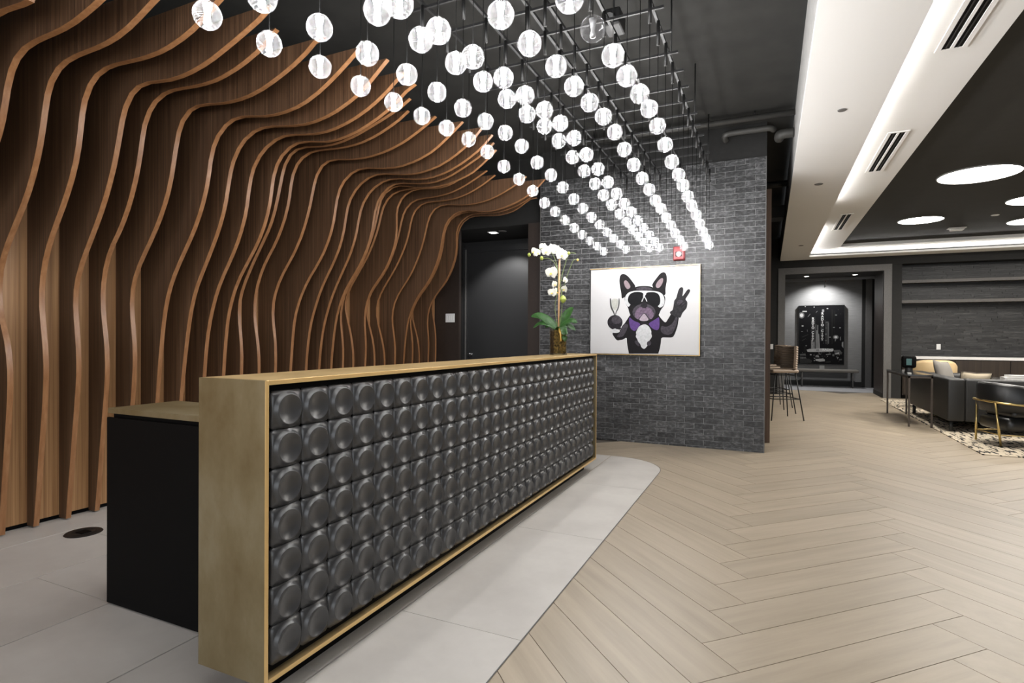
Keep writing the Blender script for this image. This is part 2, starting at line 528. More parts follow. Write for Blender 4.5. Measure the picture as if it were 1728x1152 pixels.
FIN_PROFILES = {  # fin number: outline (x, z) in mm from the tip at the ceiling down to the foot
    -3: "-3109,3020 -3195,2836 -3268,2836 -3355,2842 -3427,2846 -3513,2842 -3584,2829 -3663,2798 -3722,2758 -3785,2699 -3838,2631 -3876,2570 -3919,2494 -3957,2432 -4004,2358 -4042,2297 -4086,2221 -4122,2158 -4164,2081 -4204,2004 -4234,1938 -4267,1857 -4290,1789 -4305,1705 -4306,1633 -4297,1548 -4274,1464 -4250,1396 -4222,1313 -4200,1244 -4177,1160 -4159,1089 -4146,1004 -4147,933 -4155,846 -4166,760 -4175,687 -4188,601 -4200,529 -4216,444 -4229,372 -4245,286 -4258,215 -4274,12",
    -2: "-2847,3020 -2940,2894 -3018,2870 -3112,2845 -3191,2828 -3288,2816 -3369,2812 -3466,2810 -3547,2806 -3642,2792 -3725,2754 -3778,2699 -3820,2614 -3844,2537 -3874,2446 -3910,2375 -3965,2295 -4015,2231 -4080,2158 -4148,2089 -4207,2033 -4271,1962 -4315,1895 -4355,1807 -4378,1731 -4387,1637 -4378,1541 -4359,1463 -4328,1370 -4300,1294 -4266,1203 -4239,1126 -4215,1033 -4208,954 -4212,857 -4220,760 -4230,679 -4247,583 -4262,504 -4280,408 -4292,327 -4304,230 -4314,150 -4324,12",
    -1: "-2708,3020 -2802,2966 -2880,2934 -2972,2893 -3051,2862 -3148,2835 -3231,2821 -3332,2814 -3416,2813 -3518,2810 -3617,2798 -3694,2772 -3767,2713 -3806,2643 -3834,2548 -3854,2466 -3882,2369 -3912,2290 -3955,2198 -4005,2110 -4053,2041 -4115,1961 -4168,1895 -4231,1815 -4277,1746 -4319,1656 -4338,1559 -4336,1476 -4315,1380 -4285,1305 -4247,1214 -4226,1134 -4211,1034 -4209,950 -4214,849 -4224,748 -4233,664 -4245,563 -4256,479 -4268,378 -4278,294 -4289,193 -4296,109 -4305,12",
    0: "-2547,3020 -2639,2972 -2714,2930 -2808,2886 -2890,2859 -2992,2835 -3077,2823 -3181,2819 -3268,2821 -3372,2827 -3476,2833 -3562,2830 -3659,2805 -3726,2759 -3783,2678 -3809,2598 -3828,2496 -3845,2412 -3876,2312 -3918,2217 -3960,2141 -4015,2053 -4064,1981 -4122,1894 -4166,1820 -4208,1725 -4236,1625 -4247,1540 -4247,1436 -4237,1350 -4220,1247 -4207,1162 -4198,1058 -4198,971 -4205,867 -4216,763 -4227,677 -4241,573 -4252,487 -4264,383 -4274,297 -4287,193 -4298,107 -4313,12",
    1: "-2428,3020 -2524,2967 -2605,2934 -2703,2896 -2786,2866 -2885,2832 -2970,2809 -3073,2790 -3160,2781 -3264,2780 -3369,2790 -3455,2800 -3554,2794 -3627,2761 -3690,2687 -3724,2608 -3753,2508 -3778,2423 -3811,2324 -3852,2227 -3890,2148 -3941,2056 -3987,1982 -4046,1894 -4095,1822 -4151,1733 -4196,1640 -4219,1557 -4226,1453 -4219,1367 -4205,1262 -4195,1175 -4189,1071 -4190,983 -4199,878 -4212,774 -4224,687 -4237,583 -4247,496 -4260,391 -4271,304 -4285,200 -4296,113 -4307,12",
    2: "-2588,3020 -2674,2964 -2748,2923 -2843,2885 -2925,2859 -3025,2836 -3110,2823 -3213,2819 -3299,2822 -3401,2830 -3504,2835 -3587,2827 -3679,2792 -3740,2739 -3790,2655 -3813,2574 -3835,2473 -3856,2390 -3888,2292 -3927,2197 -3964,2120 -4017,2031 -4067,1962 -4132,1883 -4178,1812 -4217,1719 -4240,1619 -4248,1534 -4244,1432 -4232,1347 -4214,1246 -4202,1161 -4195,1058 -4197,972 -4205,870 -4218,767 -4229,682 -4242,580 -4253,494 -4265,392 -4274,306 -4286,203 -4297,118 -4313,12",
    3: "-2396,3020 -2477,3011 -2550,2960 -2644,2910 -2726,2875 -2826,2837 -2912,2810 -3016,2788 -3105,2779 -3212,2777 -3318,2786 -3407,2798 -3511,2804 -3592,2787 -3668,2728 -3709,2654 -3739,2552 -3759,2465 -3784,2361 -3817,2260 -3853,2178 -3904,2084 -3952,2009 -4015,1922 -4070,1851 -4133,1765 -4184,1672 -4211,1589 -4222,1484 -4217,1395 -4203,1289 -4192,1200 -4187,1094 -4189,1004 -4197,897 -4208,791 -4221,702 -4239,596 -4255,508 -4273,402 -4287,314 -4302,208 -4314,119 -4329,12",
    4: "-2293,3020 -2381,2956 -2454,2907 -2544,2852 -2622,2811 -2720,2770 -2804,2747 -2908,2732 -2996,2728 -3101,2734 -3205,2751 -3292,2763 -3394,2759 -3472,2730 -3551,2667 -3597,2596 -3629,2498 -3645,2412 -3670,2310 -3705,2211 -3741,2130 -3791,2037 -3839,1963 -3900,1877 -3951,1805 -4009,1716 -4059,1624 -4091,1542 -4120,1441 -4138,1354 -4154,1250 -4165,1162 -4179,1057 -4189,969 -4200,864 -4211,758 -4222,671 -4238,566 -4251,479 -4266,374 -4278,286 -4291,181 -4302,94 -4315,12",
    5: "-2219,3020 -2298,2955 -2366,2899 -2455,2840 -2535,2801 -2635,2762 -2720,2738 -2826,2720 -2914,2715 -3021,2721 -3127,2734 -3216,2747 -3321,2752 -3407,2738 -3500,2694 -3564,2636 -3622,2549 -3653,2467 -3677,2363 -3700,2259 -3726,2174 -3767,2075 -3807,1995 -3860,1902 -3905,1825 -3960,1734 -4012,1643 -4047,1562 -4081,1460 -4102,1373 -4123,1268 -4138,1180 -4156,1074 -4169,985 -4183,879 -4198,773 -4209,684 -4223,577 -4234,488 -4247,382 -4258,293 -4270,186 -4281,97 -4293,12",
    6: "-2202,3020 -2283,2976 -2354,2922 -2445,2865 -2524,2824 -2623,2783 -2709,2756 -2813,2732 -2901,2722 -3008,2722 -3114,2733 -3203,2746 -3308,2750 -3393,2734 -3488,2691 -3557,2637 -3621,2555 -3653,2475 -3676,2371 -3695,2266 -3717,2179 -3754,2079 -3792,1998 -3845,1905 -3893,1830 -3952,1742 -4005,1651 -4043,1570 -4081,1470 -4107,1385 -4132,1280 -4147,1192 -4161,1086 -4170,997 -4179,890 -4190,783 -4200,694 -4211,587 -4219,498 -4227,391 -4234,301 -4243,194 -4250,105 -4258,12",
    7: "-2257,3020 -2335,2984 -2406,2931 -2498,2876 -2577,2837 -2676,2797 -2760,2769 -2864,2745 -2951,2733 -3057,2731 -3162,2745 -3249,2759 -3353,2763 -3435,2741 -3521,2687 -3575,2621 -3614,2527 -3630,2441 -3649,2336 -3678,2234 -3710,2152 -3759,2057 -3807,1983 -3871,1898 -3925,1828 -3987,1744 -4040,1654 -4076,1573 -4111,1473 -4132,1387 -4148,1281 -4159,1193 -4170,1087 -4177,998 -4186,892 -4194,785 -4201,697 -4209,590 -4216,501 -4224,395 -4231,306 -4240,200 -4246,111 -4255,12",
    8: "-2428,3020 -2521,2968 -2602,2935 -2700,2899 -2783,2871 -2883,2838 -2967,2815 -3069,2794 -3156,2784 -3260,2783 -3364,2793 -3450,2803 -3549,2796 -3621,2761 -3682,2686 -3712,2607 -3739,2506 -3763,2422 -3794,2322 -3832,2225 -3873,2149 -3931,2062 -3980,1990 -4039,1903 -4086,1829 -4139,1739 -4184,1645 -4209,1563 -4219,1461 -4214,1374 -4201,1270 -4192,1183 -4186,1079 -4187,991 -4190,886 -4196,781 -4201,694 -4207,589 -4214,502 -4223,398 -4231,310 -4240,206 -4248,119 -4257,12",
    9: "-2570,3020 -2662,2964 -2740,2928 -2835,2890 -2917,2864 -3017,2840 -3102,2829 -3205,2824 -3291,2825 -3394,2831 -3496,2836 -3580,2830 -3672,2797 -3734,2745 -3782,2660 -3803,2578 -3821,2477 -3840,2394 -3873,2297 -3916,2203 -3957,2128 -4014,2042 -4066,1974 -4124,1890 -4165,1815 -4204,1720 -4230,1622 -4240,1537 -4239,1434 -4230,1349 -4211,1248 -4197,1163 -4187,1061 -4184,975 -4186,872 -4190,768 -4195,682 -4200,579 -4206,493 -4214,390 -4221,304 -4229,201 -4236,116 -4244,12",
    10: "-2436,3020 -2524,2968 -2601,2927 -2696,2881 -2777,2849 -2877,2819 -2963,2801 -3067,2787 -3154,2782 -3259,2784 -3363,2796 -3449,2807 -3549,2804 -3621,2772 -3682,2697 -3713,2618 -3740,2516 -3762,2432 -3794,2332 -3833,2234 -3870,2155 -3922,2064 -3970,1991 -4034,1907 -4086,1837 -4142,1748 -4184,1653 -4207,1570 -4215,1467 -4209,1380 -4194,1276 -4183,1189 -4178,1084 -4178,997 -4182,892 -4187,787 -4191,699 -4197,594 -4203,507 -4213,402 -4220,314 -4230,210 -4238,122 -4247,12",
    11: "-2290,3020 -2374,2957 -2443,2906 -2526,2850 -2600,2810 -2698,2773 -2782,2751 -2886,2733 -2973,2728 -3077,2733 -3181,2747 -3267,2760 -3369,2758 -3448,2733 -3530,2674 -3580,2607 -3615,2511 -3631,2426 -3651,2323 -3681,2222 -3715,2142 -3763,2049 -3811,1975 -3875,1892 -3930,1824 -3991,1738 -4043,1647 -4080,1568 -4115,1470 -4134,1385 -4147,1281 -4156,1194 -4166,1089 -4174,1001 -4182,896 -4189,791 -4194,703 -4200,598 -4206,510 -4214,405 -4221,318 -4230,212 -4237,125 -4245,12",
    12: "-2208,3020 -2291,2937 -2363,2886 -2453,2830 -2532,2791 -2630,2753 -2716,2732 -2820,2716 -2908,2713 -3013,2720 -3118,2735 -3205,2749 -3309,2754 -3393,2738 -3485,2693 -3552,2638 -3615,2557 -3648,2478 -3671,2376 -3691,2272 -3715,2187 -3753,2089 -3793,2010 -3847,1919 -3895,1845 -3950,1754 -3997,1660 -4031,1579 -4069,1480 -4096,1396 -4120,1293 -4134,1206 -4148,1101 -4157,1013 -4164,907 -4171,802 -4176,713 -4183,607 -4189,519 -4198,413 -4205,325 -4214,220 -4222,131 -4231,12",
    13: "-2202,3020 -2279,2948 -2350,2896 -2442,2844 -2521,2805 -2620,2766 -2704,2741 -2808,2722 -2896,2716 -3001,2723 -3106,2738 -3194,2751 -3298,2755 -3382,2741 -3476,2698 -3545,2645 -3608,2565 -3644,2486 -3670,2384 -3693,2281 -3719,2197 -3758,2098 -3798,2020 -3851,1928 -3896,1852 -3948,1759 -3995,1664 -4031,1583 -4068,1484 -4095,1399 -4120,1296 -4136,1209 -4151,1104 -4160,1016 -4169,910 -4174,804 -4177,716 -4182,609 -4186,521 -4194,415 -4202,327 -4212,221 -4220,133 -4230,12",
    14: "-2278,3020 -2363,2954 -2437,2909 -2530,2862 -2609,2825 -2706,2784 -2788,2757 -2890,2736 -2977,2731 -3081,2737 -3185,2751 -3271,2764 -3371,2764 -3449,2739 -3528,2678 -3577,2611 -3612,2515 -3628,2430 -3648,2328 -3679,2228 -3712,2148 -3761,2055 -3808,1982 -3870,1898 -3924,1829 -3984,1744 -4034,1652 -4066,1571 -4098,1472 -4118,1387 -4136,1284 -4148,1197 -4160,1093 -4169,1006 -4176,901 -4180,797 -4182,709 -4185,604 -4189,517 -4197,412 -4205,325 -4215,221 -4224,134 -4234,12",
    15: "-2344,3020 -2428,2952 -2499,2898 -2589,2842 -2670,2809 -2773,2779 -2860,2760 -2966,2747 -3055,2743 -3162,2749 -3267,2768 -3353,2789 -3455,2803 -3538,2792 -3627,2746 -3679,2683 -3714,2586 -3734,2500 -3763,2397 -3800,2297 -3834,2214 -3879,2117 -3924,2040 -3985,1951 -4039,1881 -4103,1794 -4155,1702 -4186,1619 -4207,1515 -4208,1427 -4197,1320 -4185,1232 -4175,1125 -4174,1035 -4177,928 -4180,821 -4183,731 -4186,623 -4189,534 -4196,427 -4205,337 -4216,231 -4225,141 -4237,12",
    16: "-2571,3020 -2657,2991 -2731,2948 -2825,2906 -2907,2880 -3007,2857 -3092,2841 -3194,2825 -3280,2818 -3383,2814 -3487,2813 -3572,2808 -3667,2781 -3732,2734 -3789,2653 -3818,2574 -3845,2475 -3873,2393 -3913,2298 -3959,2206 -4003,2131 -4061,2046 -4112,1976 -4173,1892 -4223,1822 -4273,1733 -4301,1637 -4299,1554 -4276,1455 -4251,1372 -4225,1272 -4209,1188 -4195,1085 -4190,999 -4191,896 -4195,792 -4199,706 -4203,603 -4206,516 -4213,413 -4220,327 -4230,223 -4238,137 -4248,12",
    17: "-2786,3020 -2862,2961 -2930,2919 -3018,2879 -3094,2856 -3189,2844 -3270,2845 -3366,2854 -3446,2859 -3541,2851 -3628,2818 -3687,2769 -3732,2690 -3747,2614 -3746,2519 -3746,2439 -3757,2343 -3777,2265 -3811,2175 -3854,2088 -3895,2019 -3953,1942 -4006,1882 -4069,1808 -4112,1741 -4150,1653 -4173,1560 -4182,1480 -4181,1383 -4174,1303 -4167,1206 -4165,1125 -4168,1028 -4173,947 -4178,850 -4182,753 -4185,672 -4188,575 -4192,494 -4199,398 -4208,317 -4220,221 -4230,140 -4242,12",
    18: "-2721,3020 -2808,2976 -2882,2939 -2972,2898 -3049,2868 -3144,2839 -3225,2823 -3324,2811 -3406,2807 -3505,2807 -3602,2799 -3677,2774 -3749,2715 -3789,2648 -3819,2555 -3839,2474 -3866,2379 -3893,2301 -3930,2209 -3974,2119 -4015,2048 -4072,1968 -4126,1905 -4192,1831 -4241,1765 -4283,1678 -4300,1583 -4295,1502 -4271,1407 -4246,1329 -4218,1233 -4201,1153 -4189,1054 -4186,972 -4188,872 -4191,773 -4194,690 -4198,591 -4201,508 -4207,409 -4216,327 -4229,228 -4240,146 -4254,12",
    19: "-2715,3020 -2801,2970 -2874,2930 -2964,2888 -3042,2858 -3137,2831 -3218,2816 -3317,2808 -3400,2807 -3499,2809 -3597,2806 -3674,2786 -3748,2733 -3789,2666 -3817,2573 -3835,2493 -3863,2398 -3894,2321 -3937,2232 -3985,2144 -4029,2074 -4086,1993 -4136,1927 -4195,1846 -4239,1777 -4280,1688 -4299,1593 -4296,1511 -4277,1415 -4254,1335 -4226,1239 -4205,1159 -4187,1062 -4181,979 -4180,880 -4183,780 -4187,697 -4191,598 -4194,515 -4200,415 -4209,333 -4223,234 -4235,152 -4250,12",
    20: "-2424,3020 -2513,2966 -2589,2924 -2684,2880 -2764,2848 -2863,2816 -2947,2798 -3050,2785 -3137,2781 -3241,2785 -3344,2797 -3429,2807 -3529,2801 -3602,2770 -3665,2699 -3697,2621 -3724,2521 -3746,2437 -3779,2338 -3817,2242 -3853,2163 -3902,2071 -3948,1998 -4010,1914 -4064,1847 -4125,1763 -4172,1672 -4195,1590 -4205,1487 -4200,1402 -4183,1299 -4170,1214 -4162,1110 -4162,1023 -4164,919 -4168,815 -4171,728 -4176,624 -4180,537 -4186,433 -4194,347 -4208,244 -4222,158 -4239,12",
    21: "-2276,3020 -2358,2944 -2429,2894 -2519,2843 -2599,2809 -2697,2775 -2781,2752 -2883,2732 -2969,2725 -3072,2730 -3174,2748 -3259,2762 -3360,2759 -3439,2734 -3518,2675 -3565,2607 -3596,2512 -3611,2427 -3632,2326 -3661,2226 -3691,2145 -3737,2051 -3780,1977 -3841,1894 -3897,1831 -3959,1751 -4013,1663 -4052,1585 -4088,1488 -4110,1404 -4127,1302 -4139,1215 -4150,1112 -4158,1025 -4166,921 -4172,817 -4176,730 -4181,626 -4186,539 -4192,435 -4200,348 -4214,245 -4229,159 -4248,12",
    22: "-2447,3020 -2538,2929 -2615,2893 -2710,2857 -2791,2832 -2890,2810 -2974,2798 -3075,2792 -3160,2795 -3262,2803 -3363,2807 -3444,2797 -3536,2762 -3602,2714 -3658,2635 -3685,2557 -3705,2458 -3723,2375 -3750,2277 -3784,2182 -3820,2104 -3869,2016 -3917,1946 -3981,1870 -4034,1807 -4091,1724 -4140,1636 -4172,1558 -4191,1461 -4186,1379 -4170,1278 -4160,1194 -4156,1093 -4158,1008 -4162,906 -4166,803 -4170,718 -4175,616 -4179,531 -4184,429 -4191,345 -4206,244 -4222,160 -4241,12",
    23: "-2521,3020 -2612,2974 -2688,2933 -2784,2892 -2867,2864 -2968,2838 -3054,2824 -3158,2818 -3245,2823 -3350,2832 -3454,2836 -3539,2828 -3637,2799 -3710,2757 -3772,2684 -3797,2606 -3811,2504 -3824,2418 -3848,2316 -3883,2217 -3919,2138 -3969,2046 -4017,1974 -4083,1894 -4140,1830 -4205,1749 -4261,1664 -4286,1586 -4280,1488 -4256,1405 -4224,1305 -4202,1221 -4184,1118 -4176,1031 -4174,926 -4177,821 -4180,734 -4183,629 -4186,541 -4190,436 -4195,349 -4209,245 -4226,159 -4248,12",
    24: "-2595,3020 -2683,2980 -2757,2942 -2850,2903 -2929,2878 -3027,2855 -3110,2843 -3209,2838 -3293,2843 -3392,2851 -3491,2846 -3568,2824 -3648,2772 -3697,2709 -3727,2619 -3730,2539 -3726,2441 -3734,2359 -3758,2262 -3792,2168 -3828,2092 -3880,2007 -3931,1941 -3998,1865 -4052,1802 -4107,1720 -4145,1629 -4163,1548 -4169,1449 -4164,1365 -4155,1265 -4151,1181 -4151,1081 -4154,997 -4157,896 -4160,796 -4163,712 -4165,611 -4168,527 -4171,427 -4175,343 -4189,244 -4206,162 -4229,12",
    25: "-2669,3020 -2761,3009 -2832,2968 -2917,2915 -2993,2881 -3091,2857 -3174,2847 -3276,2846 -3360,2852 -3462,2860 -3563,2862 -3642,2847 -3725,2800 -3775,2737 -3810,2646 -3818,2564 -3820,2464 -3829,2381 -3854,2283 -3890,2188 -3927,2112 -3981,2026 -4034,1960 -4103,1887 -4158,1824 -4203,1740 -4212,1647 -4201,1564 -4182,1464 -4168,1381 -4157,1279 -4154,1195 -4153,1093 -4155,1008 -4158,906 -4160,804 -4161,719 -4163,617 -4164,532 -4166,430 -4169,345 -4181,245 -4199,162 -4225,12",
}
PENDANT_ROWS = [  # per row: x, then (y, z) in mm from the brick wall outwards
    (-1.762, "6400,2271 6113,2288 5838,2305 5565,2325 5298,2347 5024,2370 4758,2394 4494,2417 4227,2455 3953,2479 3680,2500 3413,2526 3151,2526 2880,2505 2619,2482 2361,2459 2105,2437 1843,2411 1574,2381 1312,2353"),
    (-1.497, "6400,2277 6113,2293 5823,2310 5554,2330 5280,2353 5008,2373 4738,2398 4488,2423 4208,2451 3944,2476 3669,2493 3397,2522 3140,2524 2874,2501 2613,2479 2355,2461 2103,2440 1829,2407 1562,2377 1308,2348"),
    (-1.234, "6400,2279 6092,2294 5818,2312 5546,2334 5277,2356 5005,2380 4722,2400 4461,2422 4213,2451 3935,2474 3662,2494 3390,2518 3137,2525 2870,2499 2605,2479 2342,2458 2091,2433 1823,2403 1559,2374"),
    (-1.123, "6400,2275 6100,2295 5816,2317 5536,2338 5261,2360 4984,2384 4714,2397 4450,2420 4176,2442 3908,2467 3628,2487 3365,2512 3109,2516 2853,2497 2586,2471 2335,2453 2041,2414 1775,2389 1533,2359"),
    (-0.857, "6400,2276 6072,2292 5775,2311 5518,2339 5214,2355 4955,2382 4679,2391 4417,2417 4144,2433 3867,2454 3588,2474 3342,2502 3086,2504 2815,2478 2561,2458 2311,2443 2014,2399 1756,2376"),
    (-0.596, "6400,2271 6083,2293 5758,2306 5497,2334 5208,2357 4919,2377 4644,2389 4373,2411 4144,2429 3836,2433 3570,2462 3305,2487 3056,2493 2809,2475 2532,2445 2285,2424 1993,2387 1728,2354"),
]
PORTRAIT = [
    ("black", "-1525,1073 -1525,1073 -1526,1074 -1528,1076 -1544,1154 -1553,1216 -1554,1272 -1597,1241 -1635,1235 -1673,1228 -1705,1265 -1740,1321 -1686,1334 -1636,1346 -1611,1409 -1586,1430 -1555,1477 -1525,1526 -1488,1563 -1341,1585 -1196,1559 -1160,1504 -1130,1467 -1098,1439 -1071,1485 -1042,1533 -1025,1580 -1010,1622 -961,1579 -947,1502 -955,1448 -960,1406 -977,1352 -994,1304 -1017,1268 -1076,1268 -1146,1270 -1149,1231 -1152,1195 -1163,1134 -1178,1082 -1178,1080 -1179,1078 -1179,1078"),
    ("fur", "-1605,1409 -1561,1439 -1536,1415 -1561,1340 -1598,1278 -1648,1265 -1686,1278 -1636,1328"),
    ("fur", "-1147,1413 -1100,1389 -1042,1412 -995,1472 -978,1532 -961,1508 -972,1424 -1006,1340 -1041,1298 -1123,1304 -1159,1352"),
    ("dark", "-1606,1450 -1610,1425 -1621,1401 -1639,1383 -1660,1369 -1685,1361 -1713,1361 -1739,1369 -1761,1383 -1779,1402 -1790,1426 -1794,1451 -1791,1476 -1779,1500 -1762,1518 -1740,1532 -1715,1539 -1687,1539 -1661,1531 -1640,1517 -1622,1498 -1610,1475"),
    ("fur", "-1620,1477 -1623,1463 -1630,1450 -1642,1440 -1655,1432 -1672,1428 -1690,1428 -1706,1433 -1720,1440 -1732,1450 -1739,1464 -1742,1478 -1740,1492 -1732,1506 -1721,1516 -1707,1523 -1690,1528 -1673,1528 -1656,1522 -1642,1515 -1631,1505 -1623,1491"),
    ("dark", "-1763,1415 -1725,1359 -1687,1378 -1636,1353 -1617,1390 -1687,1409"),
    ("glove", "-1014,1610 -1006,1664 -1003,1700 -980,1723 -969,1771 -954,1824 -940,1846 -917,1856 -900,1840 -903,1793 -914,1739 -891,1769 -860,1817 -839,1831 -821,1814 -834,1779 -865,1732 -879,1709 -853,1682 -856,1637 -864,1602 -904,1561 -917,1531 -932,1493 -961,1508 -978,1502 -1019,1532 -1054,1551 -1043,1577 -1022,1583"),
    ("fur", "-894,1673 -895,1665 -900,1657 -908,1650 -917,1645 -927,1643 -939,1643 -949,1646 -958,1651 -967,1658 -971,1667 -972,1675 -971,1683 -967,1692 -959,1699 -950,1703 -939,1705 -928,1705 -917,1703 -908,1698 -900,1690 -895,1682"),
    ("dark", "-927,1627 -870,1673 -864,1661 -921,1609"),
    ("dark", "-950,1645 -893,1691 -886,1680 -941,1627"),
    ("black", "-1620,1732 -1624,1801 -1645,1901 -1650,1964 -1641,2019 -1603,2042 -1551,2012 -1515,1971 -1484,1927 -1450,1880 -1471,1834 -1539,1786 -1589,1750"),
    ("ear", "-1597,1937 -1575,1963 -1537,1929 -1509,1874 -1539,1846 -1567,1859 -1585,1893"),
    ("black", "-1264,1880 -1241,1924 -1211,1962 -1164,2024 -1121,2040 -1093,2012 -1084,1942 -1098,1871 -1103,1823 -1098,1774 -1124,1760 -1198,1801"),
    ("ear", "-1220,1872 -1199,1922 -1166,1957 -1133,1971 -1128,1932 -1153,1872 -1192,1843"),
    ("black", "-1471,1864 -1428,1879 -1343,1882 -1264,1872 -1198,1831 -1144,1800 -1115,1763 -1100,1726 -1114,1642 -1155,1594 -1175,1534 -1202,1496 -1237,1468 -1315,1448 -1413,1457 -1462,1476 -1493,1501 -1525,1557 -1540,1625 -1573,1675 -1591,1738 -1564,1787 -1514,1835"),
    ("fur", "-1453,1852 -1392,1873 -1306,1868 -1246,1839 -1270,1825 -1428,1830"),
    ("white", "-1586,1713 -1576,1762 -1545,1805 -1490,1823 -1440,1827 -1234,1820 -1162,1800 -1124,1765 -1109,1702 -1116,1654 -1143,1624 -1175,1619 -1197,1650 -1209,1741 -1330,1793 -1342,1744 -1360,1745 -1373,1794 -1489,1748 -1513,1656 -1538,1631 -1565,1663"),
    ("lens", "-1547,1724 -1533,1774 -1496,1805 -1440,1814 -1391,1809 -1357,1796 -1364,1745 -1390,1684 -1421,1654 -1464,1646 -1513,1662 -1538,1687"),
    ("lens", "-1333,1795 -1294,1806 -1228,1804 -1186,1786 -1162,1740 -1159,1691 -1171,1649 -1209,1629 -1251,1638 -1287,1670 -1315,1731"),
    ("white", "-1384,1696 -1357,1754 -1337,1754 -1310,1694 -1320,1692 -1342,1742 -1352,1742 -1373,1691"),
    ("fur", "-1215,1565 -1221,1536 -1236,1511 -1261,1489 -1293,1473 -1330,1465 -1369,1465 -1407,1474 -1439,1490 -1465,1513 -1481,1539 -1488,1569 -1482,1598 -1466,1624 -1440,1646 -1408,1661 -1371,1669 -1332,1668 -1294,1659 -1263,1642 -1237,1620 -1221,1594"),
    ("muzzle", "-1445,1599 -1390,1635 -1305,1633 -1250,1590 -1232,1535 -1261,1474 -1298,1511 -1341,1570 -1389,1524 -1425,1476 -1463,1525"),
    ("dark", "-1390,1650 -1372,1677 -1348,1686 -1323,1676 -1305,1648 -1329,1615 -1368,1616"),
    ("muzzle", "-1365,1616 -1329,1615 -1336,1585 -1355,1585"),
    ("chin", "-1350,1558 -1322,1524 -1289,1474 -1328,1463 -1376,1463 -1411,1478 -1377,1524"),
    ("purple", "-1528,1516 -1506,1498 -1468,1464 -1388,1436 -1403,1402 -1430,1371 -1455,1343 -1486,1353 -1511,1377 -1526,1439"),
    ("purple", "-1172,1512 -1196,1496 -1231,1474 -1297,1435 -1281,1407 -1255,1377 -1213,1355 -1177,1358 -1166,1413"),
    ("dark", "-1398,1436 -1349,1448 -1294,1435 -1301,1420 -1388,1420"),
    ("white", "-1349,1428 -1309,1416 -1279,1383 -1260,1340 -1264,1313 -1252,1285 -1266,1255 -1287,1230 -1299,1182 -1325,1145 -1350,1127 -1380,1154 -1391,1190 -1417,1217 -1429,1252 -1449,1279 -1436,1303 -1446,1325 -1427,1365 -1406,1402"),
    ("fur", "-1314,1212 -1290,1230 -1259,1218 -1265,1182 -1299,1163 -1313,1181"),
    ("fur", "-1454,1235 -1421,1223 -1396,1187 -1405,1156 -1436,1180 -1460,1211"),
    ("glass", "-1766,1745 -1750,1744 -1745,1666 -1732,1622 -1707,1575 -1698,1534 -1713,1534 -1719,1566 -1752,1616 -1763,1667"),
    ("glass", "-1656,1742 -1644,1742 -1643,1664 -1658,1608 -1683,1571 -1688,1534 -1698,1534 -1693,1575 -1668,1621 -1658,1665"),
    ("wine", "-1745,1739 -1659,1737 -1661,1665 -1673,1621 -1698,1590 -1729,1622 -1742,1666"),
    ("white", "-1770,1333 -1737,1353 -1712,1375 -1687,1375 -1661,1353 -1631,1338 -1667,1321 -1712,1321"),
]
